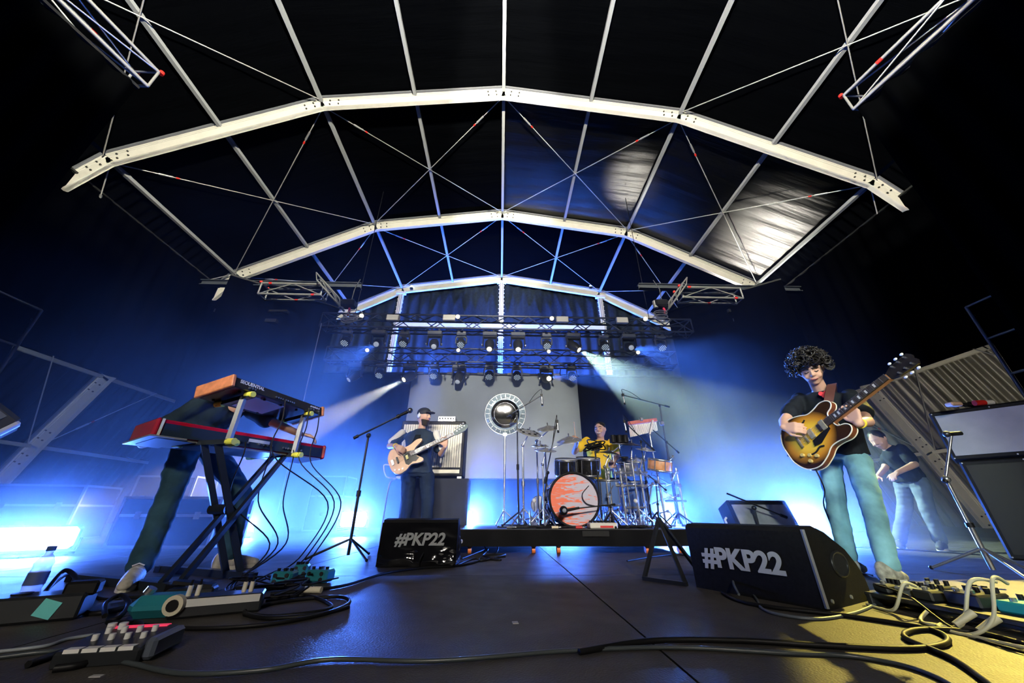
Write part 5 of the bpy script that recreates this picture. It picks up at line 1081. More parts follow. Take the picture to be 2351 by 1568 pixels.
def person(label, J, tee, trousers, shoes, vox=.008, hands=(), short=.55, hemz=0, loose=1.0, longsleeve=False, eyes=True, hs=1.0, name='person', base=None, trl=1.0):
    J = {k: V(v) for k, v in J.items()}; root = thing(name, label, 'person', base or ((J['ar']+J['al'])/2*V((1, 1, 1)).x))
    lp = (J['hl']-J['hr']).normalized(); ls = (J['sl']-J['sr']).normalized(); sp = (J['chest']-J['pel']).normalized(); dp = lp.cross(sp).normalized(); ds = ls.cross((J['neck']-J['chest']).normalized()).normalized()
    hw = (J['hl']-J['hr']).length/2; sw = (J['sl']-J['sr']).length/2
    def torso(mb, g, low, high):
        P, C, N = J['pel'], J['chest'], J['neck']; R = []
        if low < 0: R.append((P+(C-P).normalized()*low, lp, dp, hw+.066+g, .112+g))
        R += [(P, lp, dp, hw+.062+g, .108+g), (P.lerp(C, .45), lp.lerp(ls, .4).normalized(), dp, .14+g*1.3, .10+g*1.2), (C, ls, ds, .16+g, .112+g), (C.lerp(N, .45), ls, ds, max(.15, sw-.02)+g*.6, .10+g*.7)]
        if high: R += [(C.lerp(N, .78), ls, ds, sw*.78+g*.4, .078+g*.5), (N, ls, ds, .062+g*.3, .062+g*.3)]
        return loft(mb, R)
    mb = MB(); torso(mb, -.03, -.04, True)
    for s in 'rl':
        cap(mb, J['s'+s], J['e'+s], .044, .037); cap(mb, J['e'+s], J['w'+s], .038, .026); cap(mb, J['h'+s], J['k'+s], .062, .046); cap(mb, J['k'+s], J['a'+s], .046, .032)
        cap(mb, J['a'+s]-V(0, 0, .035), J['a'+s].lerp(J['t'+s], .7), .026, .016)
    H, f = J['head'], J['face']; upH = (H-J['neck']).normalized(); upH = J.get('hup', upH)
    cap(mb, J['neck'], H-V(0, 0, .03), .054, .05)
    M = head_shape(mb, H, f, upH, hs)
    for h in hands: hand(mb, *h)
    fuse(mb, 'body', SKIN_, root, min(vox, .0068), 4)
    if eyes:
        for sx in (-1, 1):
            if eyes == 'closed': MB().tube([M @ V(sx*a*hs, b*hs, z*hs) for a, b, z in ((.018, .090, .010), (.031, .0915, .004), (.045, .084, .009))], .0035*hs, 6).build('eyelid', BROW, root)
            e = None if eyes == 'closed' else MB().sphere((0, 0, 0), .0125*hs, 10, 6, (1.15, .5, .62), M @ Matrix.Translation((sx*.031*hs, .0865*hs, .012*hs))).build('eye', EYEW, root)
            if e: MB().sphere((0, 0, 0), .0062*hs, 8, 6, (1, .5, 1), M @ Matrix.Translation((sx*.031*hs, .0925*hs, .010*hs))).build('iris', IRIS, e)
            MB().tube([M @ V(sx*a*hs, b*hs, z*hs) for a, b, z in ((.012, .0985, .030), (.030, .095, .036), (.05, .082, .030))], .0045*hs, 6).build('eyebrow', BROW, root)
        MB().tube([M @ V(a*hs, b*hs, z*hs) for a, b, z in ((-.024, .088, -.049), (-.01, .0985, -.052), (.01, .0985, -.052), (.024, .088, -.049))], .0042*hs, 6).build('mouth', LIP, root)
    nz = lambda q, a, s, k: a*noise.noise(V(q.x*s, q.y*s, q.z*s*k))
    # shirt
    sb = MB(); torso(sb, .016*loose, hemz, True)
    for s in 'rl':
        e = J['s'+s].lerp(J['e'+s], 1.0 if longsleeve else short); cap(sb, J['s'+s], e, .058, .060*loose, 14)
        if longsleeve: cap(sb, J['e'+s], J['e'+s].lerp(J['w'+s], .86), .056, .042, 14)
    shirt = fuse(sb, 'shirt', tee, root, vox, 4, lambda q: nz(q, .010, 9, .6)+nz(q, .005, 22, .5))
    # trousers
    tb = MB(); loft(tb, [(J['pel']+sp*.06, lp, dp, hw+.05, .095), (J['pel'], lp, dp, hw+.064, .110), (J['pel']-sp*.09, lp, dp, hw+.075, .112)])
    for s in 'rl':
        kk = J['k'+s]; cap(tb, J['h'+s].lerp(kk, .05), kk, .093*trl, .070*trl, 14); cap(tb, kk, J['a'+s].lerp(kk, .06), .070*trl, .064*trl, 14)
    fuse(tb, 'trousers', trousers, root, vox, 3, lambda q: nz(q, .008, 7, 1.5)+nz(q, .005, 17, 1.8))
    for s in 'rl':
        a, t = J['a'+s], J['t'+s]; d = (t-a); d.z = 0; L = d.length; d.normalize(); y = V(-d.y, d.x, 0); z0 = min(a.z, t.z+.04)-.07; z0 = J.get('floor', V(0, 0, 0)).z
        sh = MB(); b0 = V(a.x, a.y, z0) - d*.055; tip = V(t.x, t.y, z0); LL = (tip-b0).length
        for k in range(9):
            u = k/8; w = .036+.012*math.sin(u*PI*.9+.3); hgt = .085-.045*u if u < .9 else .03; hgt = .10 if u < .25 else max(.03, .098-.085*(u-.25))
            sh.sphere(b0+d*LL*u*.96+V(0, 0, .022+hgt*.35), .03, 10, 6, (w/.03*.95, w/.03*.95, (hgt*.5+.012)/.03))
        so = fuse(sh, 'shoe', shoes, root, .007, 4); sl = MB(); out = [(LL*(.5+.53*math.cos(q))-.0, .044*math.sin(q)*(1.0+.12*math.cos(q))) for q in [2*PI*i/20 for i in range(20)]]
        sl.prism(out, 0, .024, frame(b0+V(0, 0, .001), d, y)); sl.build('sole', mat('cream_sole', (.66, .62, .50), .6), so)
        for k in range(4): q = b0+d*LL*(.38+.09*k)+V(0, 0, .115-.017*k); MB().tube([q-y*.026-V(0, 0, .012), q, q+y*.026-V(0, 0, .012)], .004, 5).build('lace', WHITE, so)
    return root, M, J
TEEB = mat('black_tee', (.010, .013, .018), .85, 0, .25, 10, spec=.15); JEAN = mat('teal_denim', (.20, .42, .48), .8, 0, .38, 6, .15, 300, spec=.15); DJEAN = mat('dark_denim', (.030, .055, .085), .8, 0, .3, 7, spec=.15)
SHOE = mat('worn_sneaker', (.30, .29, .24), .7, 0, .6, 25)
def curls(root, M, s, n, zmin, colr, rad=.02, th=.02, back=True):
    mb = MB(); rnd = random.Random(5)
    mb.sphere((0, 0, 0), .1, 16, 10, (.84*s, 1.02*s, 1.0*s), M @ Matrix.Translation((0, -.022, .045*s)))
    for i in range(n):
        z = rnd.uniform(zmin, 1); a = rnd.uniform(0, 2*PI); r = math.sqrt(max(0, 1-z*z)); p = V(r*math.cos(a)*.092, r*math.sin(a)*.110-.015, z*.115+.03)*s
        if p.y > .06*s and p.z < .052*s: continue
        d = p.normalized(); e1 = d.orthogonal().normalized(); e2 = d.cross(e1); R = rad*rnd.uniform(.7, 1.4)
        pts = [M @ (p + d*(R*.5+.012*k) + e1*R*math.cos(k*1.15+i) + e2*R*math.sin(k*1.15+i)) for k in range(6)]
        mb.tube(pts, lambda t: .0075*(1-.5*t), 5)
    return mb.build('hair', colr, root)
# ---- guitarist -----------------------------------------------------------------
GJ = dict(pel=(at(1893, 1045, 2.87)+at(1975, 1045, 2.65))/2+V(0, 0, .05), hr=at(1902, 1052, 2.85), hl=at(1966, 1052, 2.66), kr=at(1920, 1160, 2.86), kl=at(2004, 1163, 2.50), ar=atz(1948, 1283, .085), al=atz(2040, 1302, .085), tr=gr(1984, 1318), tl=gr(2078, 1340),
          chest=at(1898, 945, 2.75), neck=at(1884, 898, 2.71), sr=at(1836, 916, 2.86), sl=at(1950, 908, 2.58), er=at(1800, 968, 2.74), wr=at(1842, 969, 2.60), el=at(1992, 968, 2.36), wl=at(1950, 942, 2.36), head=at(1862, 852, 2.64), face=(-.62, -.66, -.42), hup=(-.25, -.25, .94))
for k in ('tr', 'tl'): GJ[k].z = .03
gb = at(1866, 997, 2.50); YS = [1.6+.005*k for k in range(200)]; ok = [y for y in YS if (at(2080, 834, y)-gb).length < .762]
gh_ = at(2080, 834, ok[0]+.25*(ok[-1]-ok[0]) if ok else 1.98); gx = (gh_-gb).normalized()
gn = V(-.86, -.42, .30); gn = (gn-gx*gn.dot(gx)).normalized(); gy = gn.cross(gx)      # x along neck, y across (up), z out of the top
if gy.z < 0: gy = -gy
GM = Matrix(((gx.x, gy.x, gn.x, gb.x), (gx.y, gy.y, gn.y, gb.y), (gx.z, gy.z, gn.z, gb.z), (0, 0, 0, 1)))
GJ['wl'] = GM @ V(.265, -.10, -.035); GJ['wr'] = GM @ V(-.10, .115, .085)
hands = [(GJ['wl'], (gy*.95+gx*.28), gn, -1, .95, .3, .2), (GJ['wr'], (gx*.85-gy*.62-gn*.15), -gn, -1, .75, .2, .5)]
root, M, _ = person('guitarist with dark curly hair in black tee and faded teal jeans', GJ, TEEB, JEAN, SHOE, .008, hands, .66, -.05, 1.2, base=(2.5, 2.7, 0), trl=.88, eyes='closed')
HAIR = mat('dark_hair', (.010, .008, .007), .5, 0, .5, 40)
curls(root, M, 1.0, 420, -.25, HAIR, .019)
ch = (V(GJ['chest'])); fw = V(-.69, -.72, 0)
MB().lathe([(.031, -.012), (.034, -.010), (.034, .010), (.031, .012)], 16, frame(V(GJ['wl']).lerp(V(GJ['el']), .16), (V(GJ['wl'])-V(GJ['el'])).orthogonal(), (V(GJ['wl'])-V(GJ['el'])).cross((V(GJ['wl'])-V(GJ['el'])).orthogonal()))).build('wristband', mat('yellow_band', (.8, .62, .05), .5), root)
rc = at(1893, 906, 2.60); mb = MB(); Mr = frame(rc, (.72, -.69, 0), (-.15, -.15, 1))
for x, y, r in ((-.018, .012, .017), (.014, .012, .018), (0, -.006, .02), (.012, -.022, .014)): mb.prism([(x+r*math.cos(q), y+r*math.sin(q)) for q in [2*PI*i/10 for i in range(10)]], -.05, -.012, Mr)
mb.build('chest_print', mat('red_print', (.75, .03, .04), .6), root)
# guitar ------------------------------------------------------------------------
def burst():
    m = mat('sunburst', (.8, .5, .06), .2, 0, spec=.6); nt = m.node_tree; b = nt.nodes['Principled BSDF']; tc = [n for n in nt.nodes if n.type == 'TEX_COORD'][0]
    ln = nt.nodes.new('ShaderNodeVectorMath'); ln.operation = 'LENGTH'; mp = nt.nodes.new('ShaderNodeMapping'); nt.links.new(tc.outputs['UV'], mp.inputs[0]); nt.links.new(mp.outputs[0], ln.inputs[0])
    r = nt.nodes.new('ShaderNodeValToRGB'); e = r.color_ramp.elements; e[0].position = .45; e[0].color = (.85, .52, .05, 1); e[1].position = .98; e[1].color = (.03, .012, .006, 1); q = e.new(.75); q.color = (.55, .22, .02, 1)
    nt.links.new(ln.outputs['Value'], r.inputs['Fac']); nt.links.new(r.outputs['Color'], b.inputs['Base Color']); return m
def top_plate(out, z, M, name, m, parent, cx, rx, ry):
    n = len(out); rings = [1.0, .85, .65, .4, .15]; vs = []; fs = []; uv = []
    for i, s in enumerate(rings):
        for x, y in out: vs.append((cx+(x-cx)*s, y*s, z+.008*(1-s*s))); uv.append(((x-cx)/rx*s, y/ry*s))
    for i in range(len(rings)-1): fs += [(i*n+k, i*n+(k+1) % n, (i+1)*n+(k+1) % n, (i+1)*n+k) for k in range(n)]
    fs.append(tuple(range((len(rings)-1)*n, len(rings)*n)))
    o = MB(M).add(vs, fs, True).build(name, m, parent); ul = o.data.uv_layers.new(name='uv')
    for l in o.data.loops: ul.data[l.index].uv = uv[l.vertex_index]
    return o
hf = [(-.245, 0), (-.238, .085), (-.185, .172), (-.095, .203), (-.01, .178), (.05, .143), (.11, .140), (.175, .150), (.222, .132), (.236, .100), (.215, .072), (.178, .058), (.165, .035), (.163, 0)]
sp_ = spline([V(x, y, 0) for x, y in hf], 4); out = [(p.x, p.y) for p in sp_] + [(p.x, -p.y) for p in reversed(sp_[1:-1])]
t = thing('electric_guitar', 'gold sunburst semi-hollow electric guitar held by the guitarist', 'guitar', gb)
MB(GM).prism(out, -.045, -.002).build('body_sides', mat('brown_sides', (.16, .045, .02), .25, 0, .2, 12), t)
top_plate(out, -.001, GM, 'body_top', burst(), t, -.04, .21, .19)
for z in (-.001, -.045): MB(GM).tube([(x, y, z) for x, y in out], .0042, 6, closed=True).build('binding', mat('binding_cream', (.80, .74, .55), .4), t)
MB(GM).prism([(.16, .024), (.60, .020), (.60, -.020), (.16, -.024)], -.022, .004).build('neck', mat('neck_wood', (.45, .20, .08), .35, 0, .2, 15), t)
MB(GM).prism([(.06, .026), (.595, .021), (.595, -.021), (.06, -.026)], .006, .014).build('fretboard', mat('rosewood', (.03, .018, .012), .4), t)
for k in range(20): x = .595-.628*(1-2**(-k/12)); MB(GM).box((x, 0, .0148), (.0025, .044, .002)).build('fret', CHROME, t)
for k in (3, 5, 7, 9, 12, 15, 17): x = .595-.628*(1-2**(-(k-.5)/12)); MB(GM).box((x, 0, .0143), (.012, .024, .0012)).build('inlay', mat('pearl', (.7, .7, .66), .25), t)
MB(GM).prism([(.60, .022), (.64, .040), (.755, .046), (.77, .02), (.76, .0), (.77, -.02), (.755, -.046), (.64, -.040), (.60, -.022)], -.012, .004).build('headstock', mat('headstock_black', (.012, .010, .012), .2), t)
for s in (-1, 1):
    for k in range(3): tp = MB(GM).cyl((.655+.04*k, s*.028, .004), (.655+.04*k, s*.028, .018), .006, n=8).build('tuner_post', CHROME, t); MB(GM).sphere((.655+.04*k, s*.062, -.004), .011, 8, 6, (1.0, .8, .5)).build('tuner_button', WHITE, tp)
for x in (.105, .0): MB(GM).box((x, 0, .014), (.038, .075, .014), bev=.004).build('pickup', mat('pickup_cover', (.72, .66, .45), .25, .7), t)
MB(GM).box((-.045, 0, .016), (.016, .085, .014), bev=.003).build('bridge', mat('gold_metal', (.75, .62, .35), .25, .8), t); MB(GM).box((-.105, 0, .016), (.018, .095, .014), bev=.004).build('tailpiece', mat('gold_metal', (.75, .62, .35), .25, .8), t)
MB(GM).prism([(.13, -.03), (.13, -.05), (.02, -.095), (-.03, -.085), (-.02, -.045)], .012, .015).build('pickguard', mat('guard_black', (.01, .01, .012), .2), t)
for x, y in ((-.10, -.115), (-.145, -.085), (-.06, -.145), (-.12, -.15)): MB(GM).cyl((x, y, .006), (x, y, .022), .012, n=10).build('knob', mat('gold_knob', (.6, .45, .15), .3), t)
for s in (-1, 1): MB(GM).tube(spline([(.02, s*.115, .009), (-.01, s*.105, .009), (-.05, s*.118, .009), (-.09, s*.115, .009)], 5), .0055, 6).build('f_hole', mat('hole_shade', (.002, .002, .002), .9), t)  # openings drawn as black tubes, inner shade in the colour
for k in range(6): MB(GM).cyl((-.10, -.0255+.0102*k, .023), (.60, -.0175+.007*k, .017), .0007, n=4).build('string', CHROME, t)
MB(GM).cyl((-.245, 0, -.02), (-.268, 0, -.02), .007, n=8).build('strap_button', CHROME, t)
sb_ = V(GJ['sl'])*.6+V(GJ['neck'])*.4
MB().tube(spline([GM @ V(.20, .10, -.03), at(1898, 935, 2.52), at(1903, 905, 2.55), sb_+V(0, .02, .075), sb_+V(.1, .14, .02), at(1905, 960, 2.95)], 8), .004, 4).build('strap_core', mat('strap_brown', (.10, .035, .028), .6), t)
pts = spline([GM @ V(.20, .08, -.03), at(1900, 940, 2.49), at(1905, 905, 2.52), sb_+V(-.01, .0, .085), sb_+V(.08, .12, .04)], 8); mb = MB(); vs = []; lat = V(.72, -.69, 0)
for p in pts: vs += [p-lat*.03, p+lat*.03, p+lat*.03+fw*-.004, p-lat*.03+fw*-.004]
mb.add(vs, [(i*4+a, i*4+(a+1) % 4, i*4+4+(a+1) % 4, i*4+4+a) for i in range(len(pts)-1) for a in range(4)]); mb.build('strap', mat('strap_brown', (.10, .035, .028), .6), t)
MB().tube(spline([GM @ V(-.14, -.15, -.02), GM @ V(-.2, -.3, -.06), V(2.5, 2.9, .4), V(2.55, 2.9, .05), V(2.4, 2.6, .02)], 8), .005, 5).build('lead', RUB, t)
# ---- bassist ------------------------------------------------------------------
Yb = 5.0
BJ = dict(pel=at(957, 1085, Yb)+V(0, 0, .04), hr=at(938, 1092, Yb), hl=at(980, 1092, Yb), kr=at(935, 1160, Yb), kl=at(982, 1160, Yb), ar=V(-1.22, Yb, .085), al=V(-.93, Yb, .085), tr=V(-1.25, Yb-.17, .03), tl=V(-.86, Yb-.16, .03), chest=at(962, 1022, Yb-.02), neck=at(968, 986, Yb-.02), sr=at(926, 998, Yb), sl=at(1000, 1000, Yb-.02),
          er=at(894, 1024, Yb-.03), wr=at(913, 1030, Yb-.2), el=at(1012, 1042, Yb-.06), wl=at(1020, 1016, Yb-.2), head=at(973, 957, Yb-.04), face=(.88, -.46, -.03), hup=(0, 0, 1))
bb_ = at(932, 1048, Yb-.24); bh = at(1088, 974, Yb-.22); bxd = (bh-bb_).normalized(); bn = V(-.05, -1, .12); bn = (bn-bxd*bn.dot(bxd)).normalized(); byd = bn.cross(bxd); byd = byd if byd.z > 0 else -byd
BM = Matrix(((bxd.x, byd.x, bn.x, bb_.x), (bxd.y, byd.y, bn.y, bb_.y), (bxd.z, byd.z, bn.z, bb_.z), (0, 0, 0, 1)))
BJ['wl'] = BM @ V(.50, -.10, -.03); BJ['wr'] = BM @ V(-.06, .16, .07)
hands = [(BJ['wl'], byd*.95+bxd*.25, bn, -1, .95, .2, .2), (BJ['wr'], bxd*.55-byd*.8, -bn, -1, .7, .2, .4)]
NAVY = mat('navy_jacket', (.020, .035, .065), .7, 0, .25, 6, spec=.2)
root, M, _ = person('bearded bass player in black cap and navy jacket', BJ, NAVY, mat('navy_trousers', (.012, .022, .045), .8, 0, .25, 6, spec=.15), mat('dark_shoe', (.03, .03, .035), .6), .009, hands, .7, -.05, 1.25, base=(-1.1, 5.0, 0), trl=1.1)
mb = MB()
for a in range(-7, 8):
    for j in range(3): mb.sphere(M @ V((.066-.012*j)*math.sin(a*.2), .022+(.062-.006*j)*math.cos(a*.2), -.058-.026*j-.010*math.cos(a*.2)), .017, 7, 5)
fuse(mb, 'beard', BROW, root, .007, 6)
cp = MB(); cp.sphere((0, 0, 0), .1, 18, 10, (.86, 1.05, .78), M @ Matrix.Translation((0, -.005, .055))); c_ = cp.build('cap', mat('cap_black', (.012, .014, .02), .7), root)
Mv = M @ Matrix.Translation((0, .085, .050)); MB(Mv).prism([(-.07, 0), (-.065, .05), (-.03, .085), (.03, .085), (.065, .05), (.07, 0)], -.004, .004).build('visor', mat('cap_black', (.012, .014, .02), .7), c_)
for s in (-1, 1): MB().sphere((0, 0, 0), .03, 10, 8, (.5, 1, 1.1), M @ Matrix.Translation((s*.083, -.02, 0))).build('headphone', mat('phone_white', (.6, .62, .65), .4), root)
ff = V(-.05, -1, 0)
MB().tube([M @ V(.085*math.cos(a), -.02, .105*math.sin(a)) for a in [PI*k/10 for k in range(11)]], .008, 6).build('headband', mat('phone_white', (.6, .62, .65), .4), root)
tv = BJ['chest']; mb = MB(); loft(mb, [(V(BJ['chest'])+V(-.03, -.05, -.30), V(1, 0, 0), V(0, 1, 0), .085, .095), (V(BJ['chest'])+V(-.01, -.05, .0), V(1, 0, 0), V(0, 1, 0), .085, .10), (V(BJ['chest'])+V(0, -.03, .12), V(1, 0, 0), V(0, 1, 0), .06, .09)]); mb.build('black_vest', TEEB, root)
for s, nm in ((-1, 'r'), (1, 'l')):
    a_, b_ = V(BJ['s'+nm]), V(BJ['e'+nm]); o_ = V(s*.012, -.022, .020); q_ = cap(MB(), a_+o_, a_.lerp(b_, .78)+o_, .052, .048); fuse(q_, 'sleeve_panel', mat('cream_sleeve', (.62, .60, .55), .7), root, .009, 4)
MB().lathe([(.032, -.012), (.035, -.01), (.035, .01), (.032, .012)], 14, frame(V(BJ['wr']).lerp(V(BJ['er']), .12), (V(BJ['wr'])-V(BJ['er'])).orthogonal(), (V(BJ['wr'])-V(BJ['er'])).cross((V(BJ['wr'])-V(BJ['er'])).orthogonal()))).build('wristband', mat('yellow_band', (.8, .62, .05), .5), root)
bo = [(-.225, 0), (-.215, .09), (-.155, .165), (-.06, .165), (.02, .125), (.10, .125), (.19, .150), (.255, .135), (.245, .100), (.16, .065), (.125, .035), (.12, 0), (.125, -.035), (.15, -.07), (.19, -.115), (.175, -.150), (.11, -.145), (.03, -.125), (-.05, -.165), (-.15, -.172), (-.212, -.10)]
so = spline([V(x, y, 0) for x, y in bo], 4, True); out = [(p.x, p.y) for p in so]
t = thing('bass_guitar', 'natural tan bass guitar with black pickguard held by the bassist', 'bass guitar', bb_)
MB(BM).prism(out, -.040, 0).build('body', mat('tan_ash', (.72, .42, .24), .35, 0, .12, 10), t)
MB(BM).prism([(.13, .03), (.13, -.06), (.155, -.085), (.10, -.115), (.06, -.10), (.0, -.12), (-.03, -.09), (-.03, .045), (.03, .055)], .001, .005).build('pickguard', mat('guard_black', (.01, .01, .012), .2), t)
MB(BM).prism([(.10, .030), (.66, .021), (.66, -.021), (.10, -.030)], -.02, .004).build('neck', mat('maple', (.55, .36, .18), .35), t); MB(BM).prism([(.06, .030), (.66, .022), (.66, -.022), (.06, -.030)], .006, .012).build('fretboard', mat('grey_rosewood', (.16, .13, .13), .45), t)
for k in range(20): x = .66-.80*(1-2**(-k/12)); MB(BM).box((x, 0, .0128), (.003, .046, .002)).build('fret', CHROME, t)
MB(BM).prism([(.66, .022), (.69, .035), (.76, .05), (.84, .055), (.88, .04), (.87, .0), (.82, -.03), (.70, -.032), (.66, -.022)], -.012, .004).build('headstock', mat('headstock_teal', (.02, .06, .075), .3), t)
for k in range(4): tp = MB(BM).cyl((.715+.038*k, .012+.006*k, .004), (.715+.038*k, .012+.006*k, .02), .009, n=8).build('tuner_post', CHROME, t); MB(BM).sphere((.715+.038*k, .068+.004*k, -.004), .016, 8, 6, (1.0, .8, .5)).build('tuner_ear', CHROME, tp)
MB(BM).box((-.11, 0, .008), (.022, .09, .016), bev=.004).build('pickup', DBOX, t); MB(BM).box((.012, -.02, .010), (.03, .05, .014)).build('pickup', mat('pickup_yellow', (.7, .65, .2), .4), t); MB(BM).box((-.175, 0, .008), (.035, .075, .014), bev=.003).build('bridge', CHROME, t)
for x, y in ((-.17, -.105), (-.125, -.125), (-.08, -.13)): MB(BM).cyl((x, y, .0), (x, y, .016), .010, n=10).build('knob', CHROME, t)
for k in range(4): MB(BM).cyl((-.17, -.0285+.019*k, .018), (.67, -.015+.010*k, .014), .0014, n=4).build('string', CHROME, t)
MB().tube(spline([BM @ V(-.2, -.02, -.03), BM @ V(-.29, .03, -.03), BM @ V(-.30, -.12, -.03), BM @ V(-.2, -.20, -.02), V(-1.42, 4.9, .7), V(-1.45, 4.95, .3), V(-1.45, 4.95, .02)], 8), .009, 6).build('lead', mat('white_lead', (.6, .62, .66), .4), t)
# ---- drummer ---------------------------------------------------------------------
DJ = dict(pel=V(1.44, 5.33, .76), hr=V(1.34, 5.3, .74), hl=V(1.53, 5.3, .74), kr=V(1.16, 4.98, .74), kl=V(1.68, 4.98, .74), ar=V(1.10, 4.95, RZ+.10), al=V(1.74, 4.93, RZ+.10), tr=V(1.08, 4.78, RZ+.03), tl=V(1.78, 4.76, RZ+.03), chest=at(1374, 1032, 5.25), neck=at(1379, 1010, 5.22), sr=at(1348, 1012, 5.22), sl=at(1404, 1016, 5.22),
          er=at(1318, 1038, 5.05), wr=at(1324, 1018, 4.90), el=at(1420, 1046, 5.08), wl=at(1404, 1062, 4.92), head=at(1378, 987, 5.18), face=(-.55, -.82, -.08), hup=(0, 0, 1), floor=(0, 0, RZ))
hands = [(DJ['wr'], (-.1, -.5, .8), (-.6, -.6, 0), -1, 1.1, .1, .6), (DJ['wl'], (-.3, -.8, -.2), (0, .2, -1), 1, 1.1, .1, .6)]
root, M, _ = person('smiling drummer in a yellow T-shirt behind the drum kit', DJ, mat('yellow_tee', (.85, .52, .03), .8, 0, .1, 6, spec=.15), DJEAN, SHOE, .009, hands, .6, -.02, 1.2, base=(1.44, 5.33, RZ), eyes='closed')
hb = MB(); hb.sphere((0, 0, 0), .1, 18, 10, (.80, 1.0, .80), M @ Matrix.Translation((0, -.018, .045))); hb.build('short_hair', HAIR, root)
MB().tube([M @ V(a, b, z) for a, b, z in ((-.026, .090, -.046), (-.012, .099, -.054), (.012, .099, -.054), (.026, .090, -.046))], .006, 6).build('teeth', WHITE, root)
mb = MB(); pc_ = at(1368, 1030, 5.05)
for i, (dx, dz, w, h) in enumerate(((-.06, .02, .05, .02), (.0, .025, .05, .025), (.06, .02, .04, .02), (-.04, -.02, .04, .02), (.03, -.02, .06, .025))): mb.box(pc_+V(dx, .03, dz), (w, .02, h), bev=.006)
mb.build('shirt_print', BLK, root)
for w_, d_, lab in ((DJ['wr'], V(-.10, -.35, .85), 'raised'), (DJ['wl'], V(-.55, -.75, .12), 'lowered')):
    q = V(w_)+V(-.02, -.05, .03); d_ = d_.normalized(); t = thing('drumstick', f'wooden drumstick in the drummer\'s {lab} hand', 'drumstick', q, 'drumsticks'); MB().cyl(q-d_*.1, q+d_*.24, .0075, .006, n=8).build('shaft', mat('hickory', (.70, .50, .32), .5), t); MB().sphere(q+d_*.245, .0085, 8, 6).build('tip', mat('hickory', (.70, .50, .32), .5), t)
# ---- keyboard player --------------------------------------------------------------
kf, kn_ = gr(520, 1298), gr(305, 1340)
KJ = dict(pel=V(-2.36, 2.84, .93), hr=V(-2.32, 2.74, .88), hl=V(-2.36, 2.94, .88), kr=at(386, 1150, 2.62), kl=at(556, 1130, 3.02), ar=at(318, 1308, 2.47), al=at(522, 1285, 3.08), tr=gr(278, 1362)+V(0, 0, .03), tl=gr(585, 1302)+V(0, 0, .03), chest=V(-2.29, 2.82, 1.10), neck=V(-2.17, 2.82, 1.20), sr=V(-2.24, 2.66, 1.155), sl=V(-2.10, 2.98, 1.145),
          er=V(-2.60, 2.70, .83), wr=V(-2.36, 2.60, .86), el=at(622, 968, 2.98), wl=at(688, 996, 3.05), head=V(-2.08, 2.80, 1.20), face=(.72, -.05, -.70), hup=(.68, 0, .73))
KJ['ar'].z = .085; KJ['al'].z = .085
hands = [(KJ['wr'], (.7, -.1, -.1), (0, 0, -1), 1, .5, .2, .2), (KJ['wl'], (.8, .35, -.12), (0, 0, -1), -1, .5, .2, .2)]
root, M, _ = person('keyboard player in dark T-shirt and jeans bent behind the synthesizers', KJ, mat('navy_tee', (.018, .035, .055), .85, 0, .25, 8, spec=.15), mat('teal_dark_denim', (.035, .09, .13), .8, 0, .35, 6, spec=.15), mat('cream_sneaker', (.50, .47, .38), .6, 0, .45, 20), .008, hands, .75, -.1, 1.2, base=(-2.2, 2.8, 0))
hb = MB(); hb.sphere((0, 0, 0), .1, 18, 10, (.82, 1.02, .86), M @ Matrix.Translation((0, -.018, .04))); hb.build('short_hair', HAIR, root)
MB().lathe([(.030, -.010), (.033, -.008), (.033, .008), (.030, .010)], 14, frame(KJ['wr'].lerp(KJ['er'], .1), (KJ['wr']-KJ['er']).orthogonal(), (KJ['wr']-KJ['er']).cross((KJ['wr']-KJ['er']).orthogonal()))).build('wristband', mat('yellow_band', (.8, .62, .05), .5), root)
# ---- stagehand far right -------------------------------------------------------------
Ys = 4.5
SJ = dict(pel=at(2085, 1095, Ys), hr=at(2072, 1102, Ys+.08), hl=at(2108, 1102, Ys-.08), kr=at(2078, 1165, Ys+.12), kl=at(2128, 1165, Ys-.08), ar=V(at(2082, 1230, Ys).x, Ys+.12, .085), al=V(at(2140, 1230, Ys).x, Ys-.06, .085), tr=V(at(2060, 1230, Ys).x, Ys, .03), tl=V(at(2110, 1230, Ys).x, Ys-.16, .03), chest=at(2062, 1052, Ys-.05), neck=at(2036, 1028, Ys-.08), sr=at(2040, 1036, Ys+.12), sl=at(2070, 1030, Ys-.22),
          er=at(2032, 1075, Ys+.05), wr=at(2015, 1095, Ys-.1), el=at(2100, 1066, Ys-.3), wl=at(2060, 1085, Ys-.35), head=at(2016, 1010, Ys-.1), face=(-.85, -.3, -.4), hup=(-.4, 0, .9))
hands = [(SJ['wr'], (-.8, -.3, -.3), (0, 0, -1), 1, .4), (SJ['wl'], (-.8, -.2, -.3), (0, 0, -1), -1, .4)]
root, M, _ = person('dim stagehand in dark top and pale jeans bending behind the guitarist', SJ, TEEB, mat('pale_denim', (.11, .14, .19), .8, 0, .25, 6, spec=.15), mat('dark_shoe', (.03, .03, .035), .6), .011, hands, .7, -.03, 1.1, base=(4.7, 4.5, 0), eyes=False)
hb = MB(); hb.sphere((0, 0, 0), .1, 16, 10, (.84, 1.02, .9), M @ Matrix.Translation((0, -.018, .035))); hb.build('short_hair', HAIR, root)
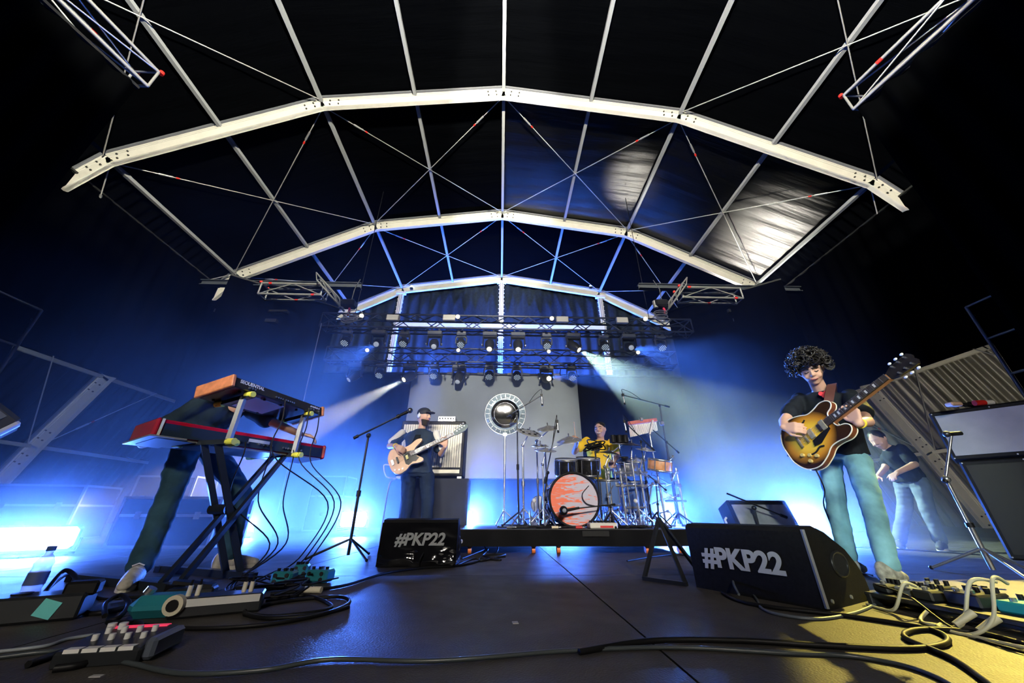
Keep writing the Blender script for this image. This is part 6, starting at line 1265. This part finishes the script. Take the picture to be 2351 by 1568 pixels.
# ------------------------------------------------------------------ haze
hm = bpy.data.materials.new('stage_haze'); hm.use_nodes = True; nt = hm.node_tree; nt.nodes.clear()
out = nt.nodes.new('ShaderNodeOutputMaterial'); vs_ = nt.nodes.new('ShaderNodeVolumeScatter')
vs_.inputs['Color'].default_value = (.92, .96, 1, 1); vs_.inputs['Anisotropy'].default_value = .55
tc = nt.nodes.new('ShaderNodeTexCoord'); sx = nt.nodes.new('ShaderNodeSeparateXYZ'); nt.links.new(tc.outputs['Object'], sx.inputs[0])
mz = nt.nodes.new('ShaderNodeMath'); mz.operation = 'MULTIPLY'; mz.inputs[1].default_value = -1/1.7; nt.links.new(sx.outputs['Z'], mz.inputs[0])
me_ = nt.nodes.new('ShaderNodeMath'); me_.operation = 'EXPONENT'; nt.links.new(mz.outputs[0], me_.inputs[0])
mr = nt.nodes.new('ShaderNodeMath'); mr.operation = 'MULTIPLY'; mr.inputs[1].default_value = .155; nt.links.new(me_.outputs[0], mr.inputs[0])
nz_ = nt.nodes.new('ShaderNodeTexNoise'); nz_.inputs['Scale'].default_value = .75; nz_.inputs['Detail'].default_value = 1; nt.links.new(tc.outputs['Object'], nz_.inputs['Vector'])
m2 = nt.nodes.new('ShaderNodeMapRange'); m2.inputs[1].default_value = .35; m2.inputs[2].default_value = .65; m2.inputs[3].default_value = .35; m2.inputs[4].default_value = 1.45; nt.links.new(nz_.outputs['Fac'], m2.inputs[0])
mm = nt.nodes.new('ShaderNodeMath'); mm.operation = 'MULTIPLY'; nt.links.new(mr.outputs[0], mm.inputs[0]); nt.links.new(m2.outputs[0], mm.inputs[1]); nt.links.new(mm.outputs[0], vs_.inputs['Density'])
nt.links.new(vs_.outputs[0], out.inputs['Volume'])
hp = [(-7.4, 3.0), (-2.5, 3.1), (-1.4, 4.4), (.9, 5.3), (1.9, 5.0), (2.3, 3.7), (5.0, 3.6), (5.4, 4.8), (6.6, 5.4), (6.6, 10.4), (-7.4, 10.4)]
hz = MB().prism(hp, .02, 5.45).build('stage_haze', hm)
tag(hz, 'thin blue-lit stage haze hanging over the whole stage', 'haze', kind='stuff')
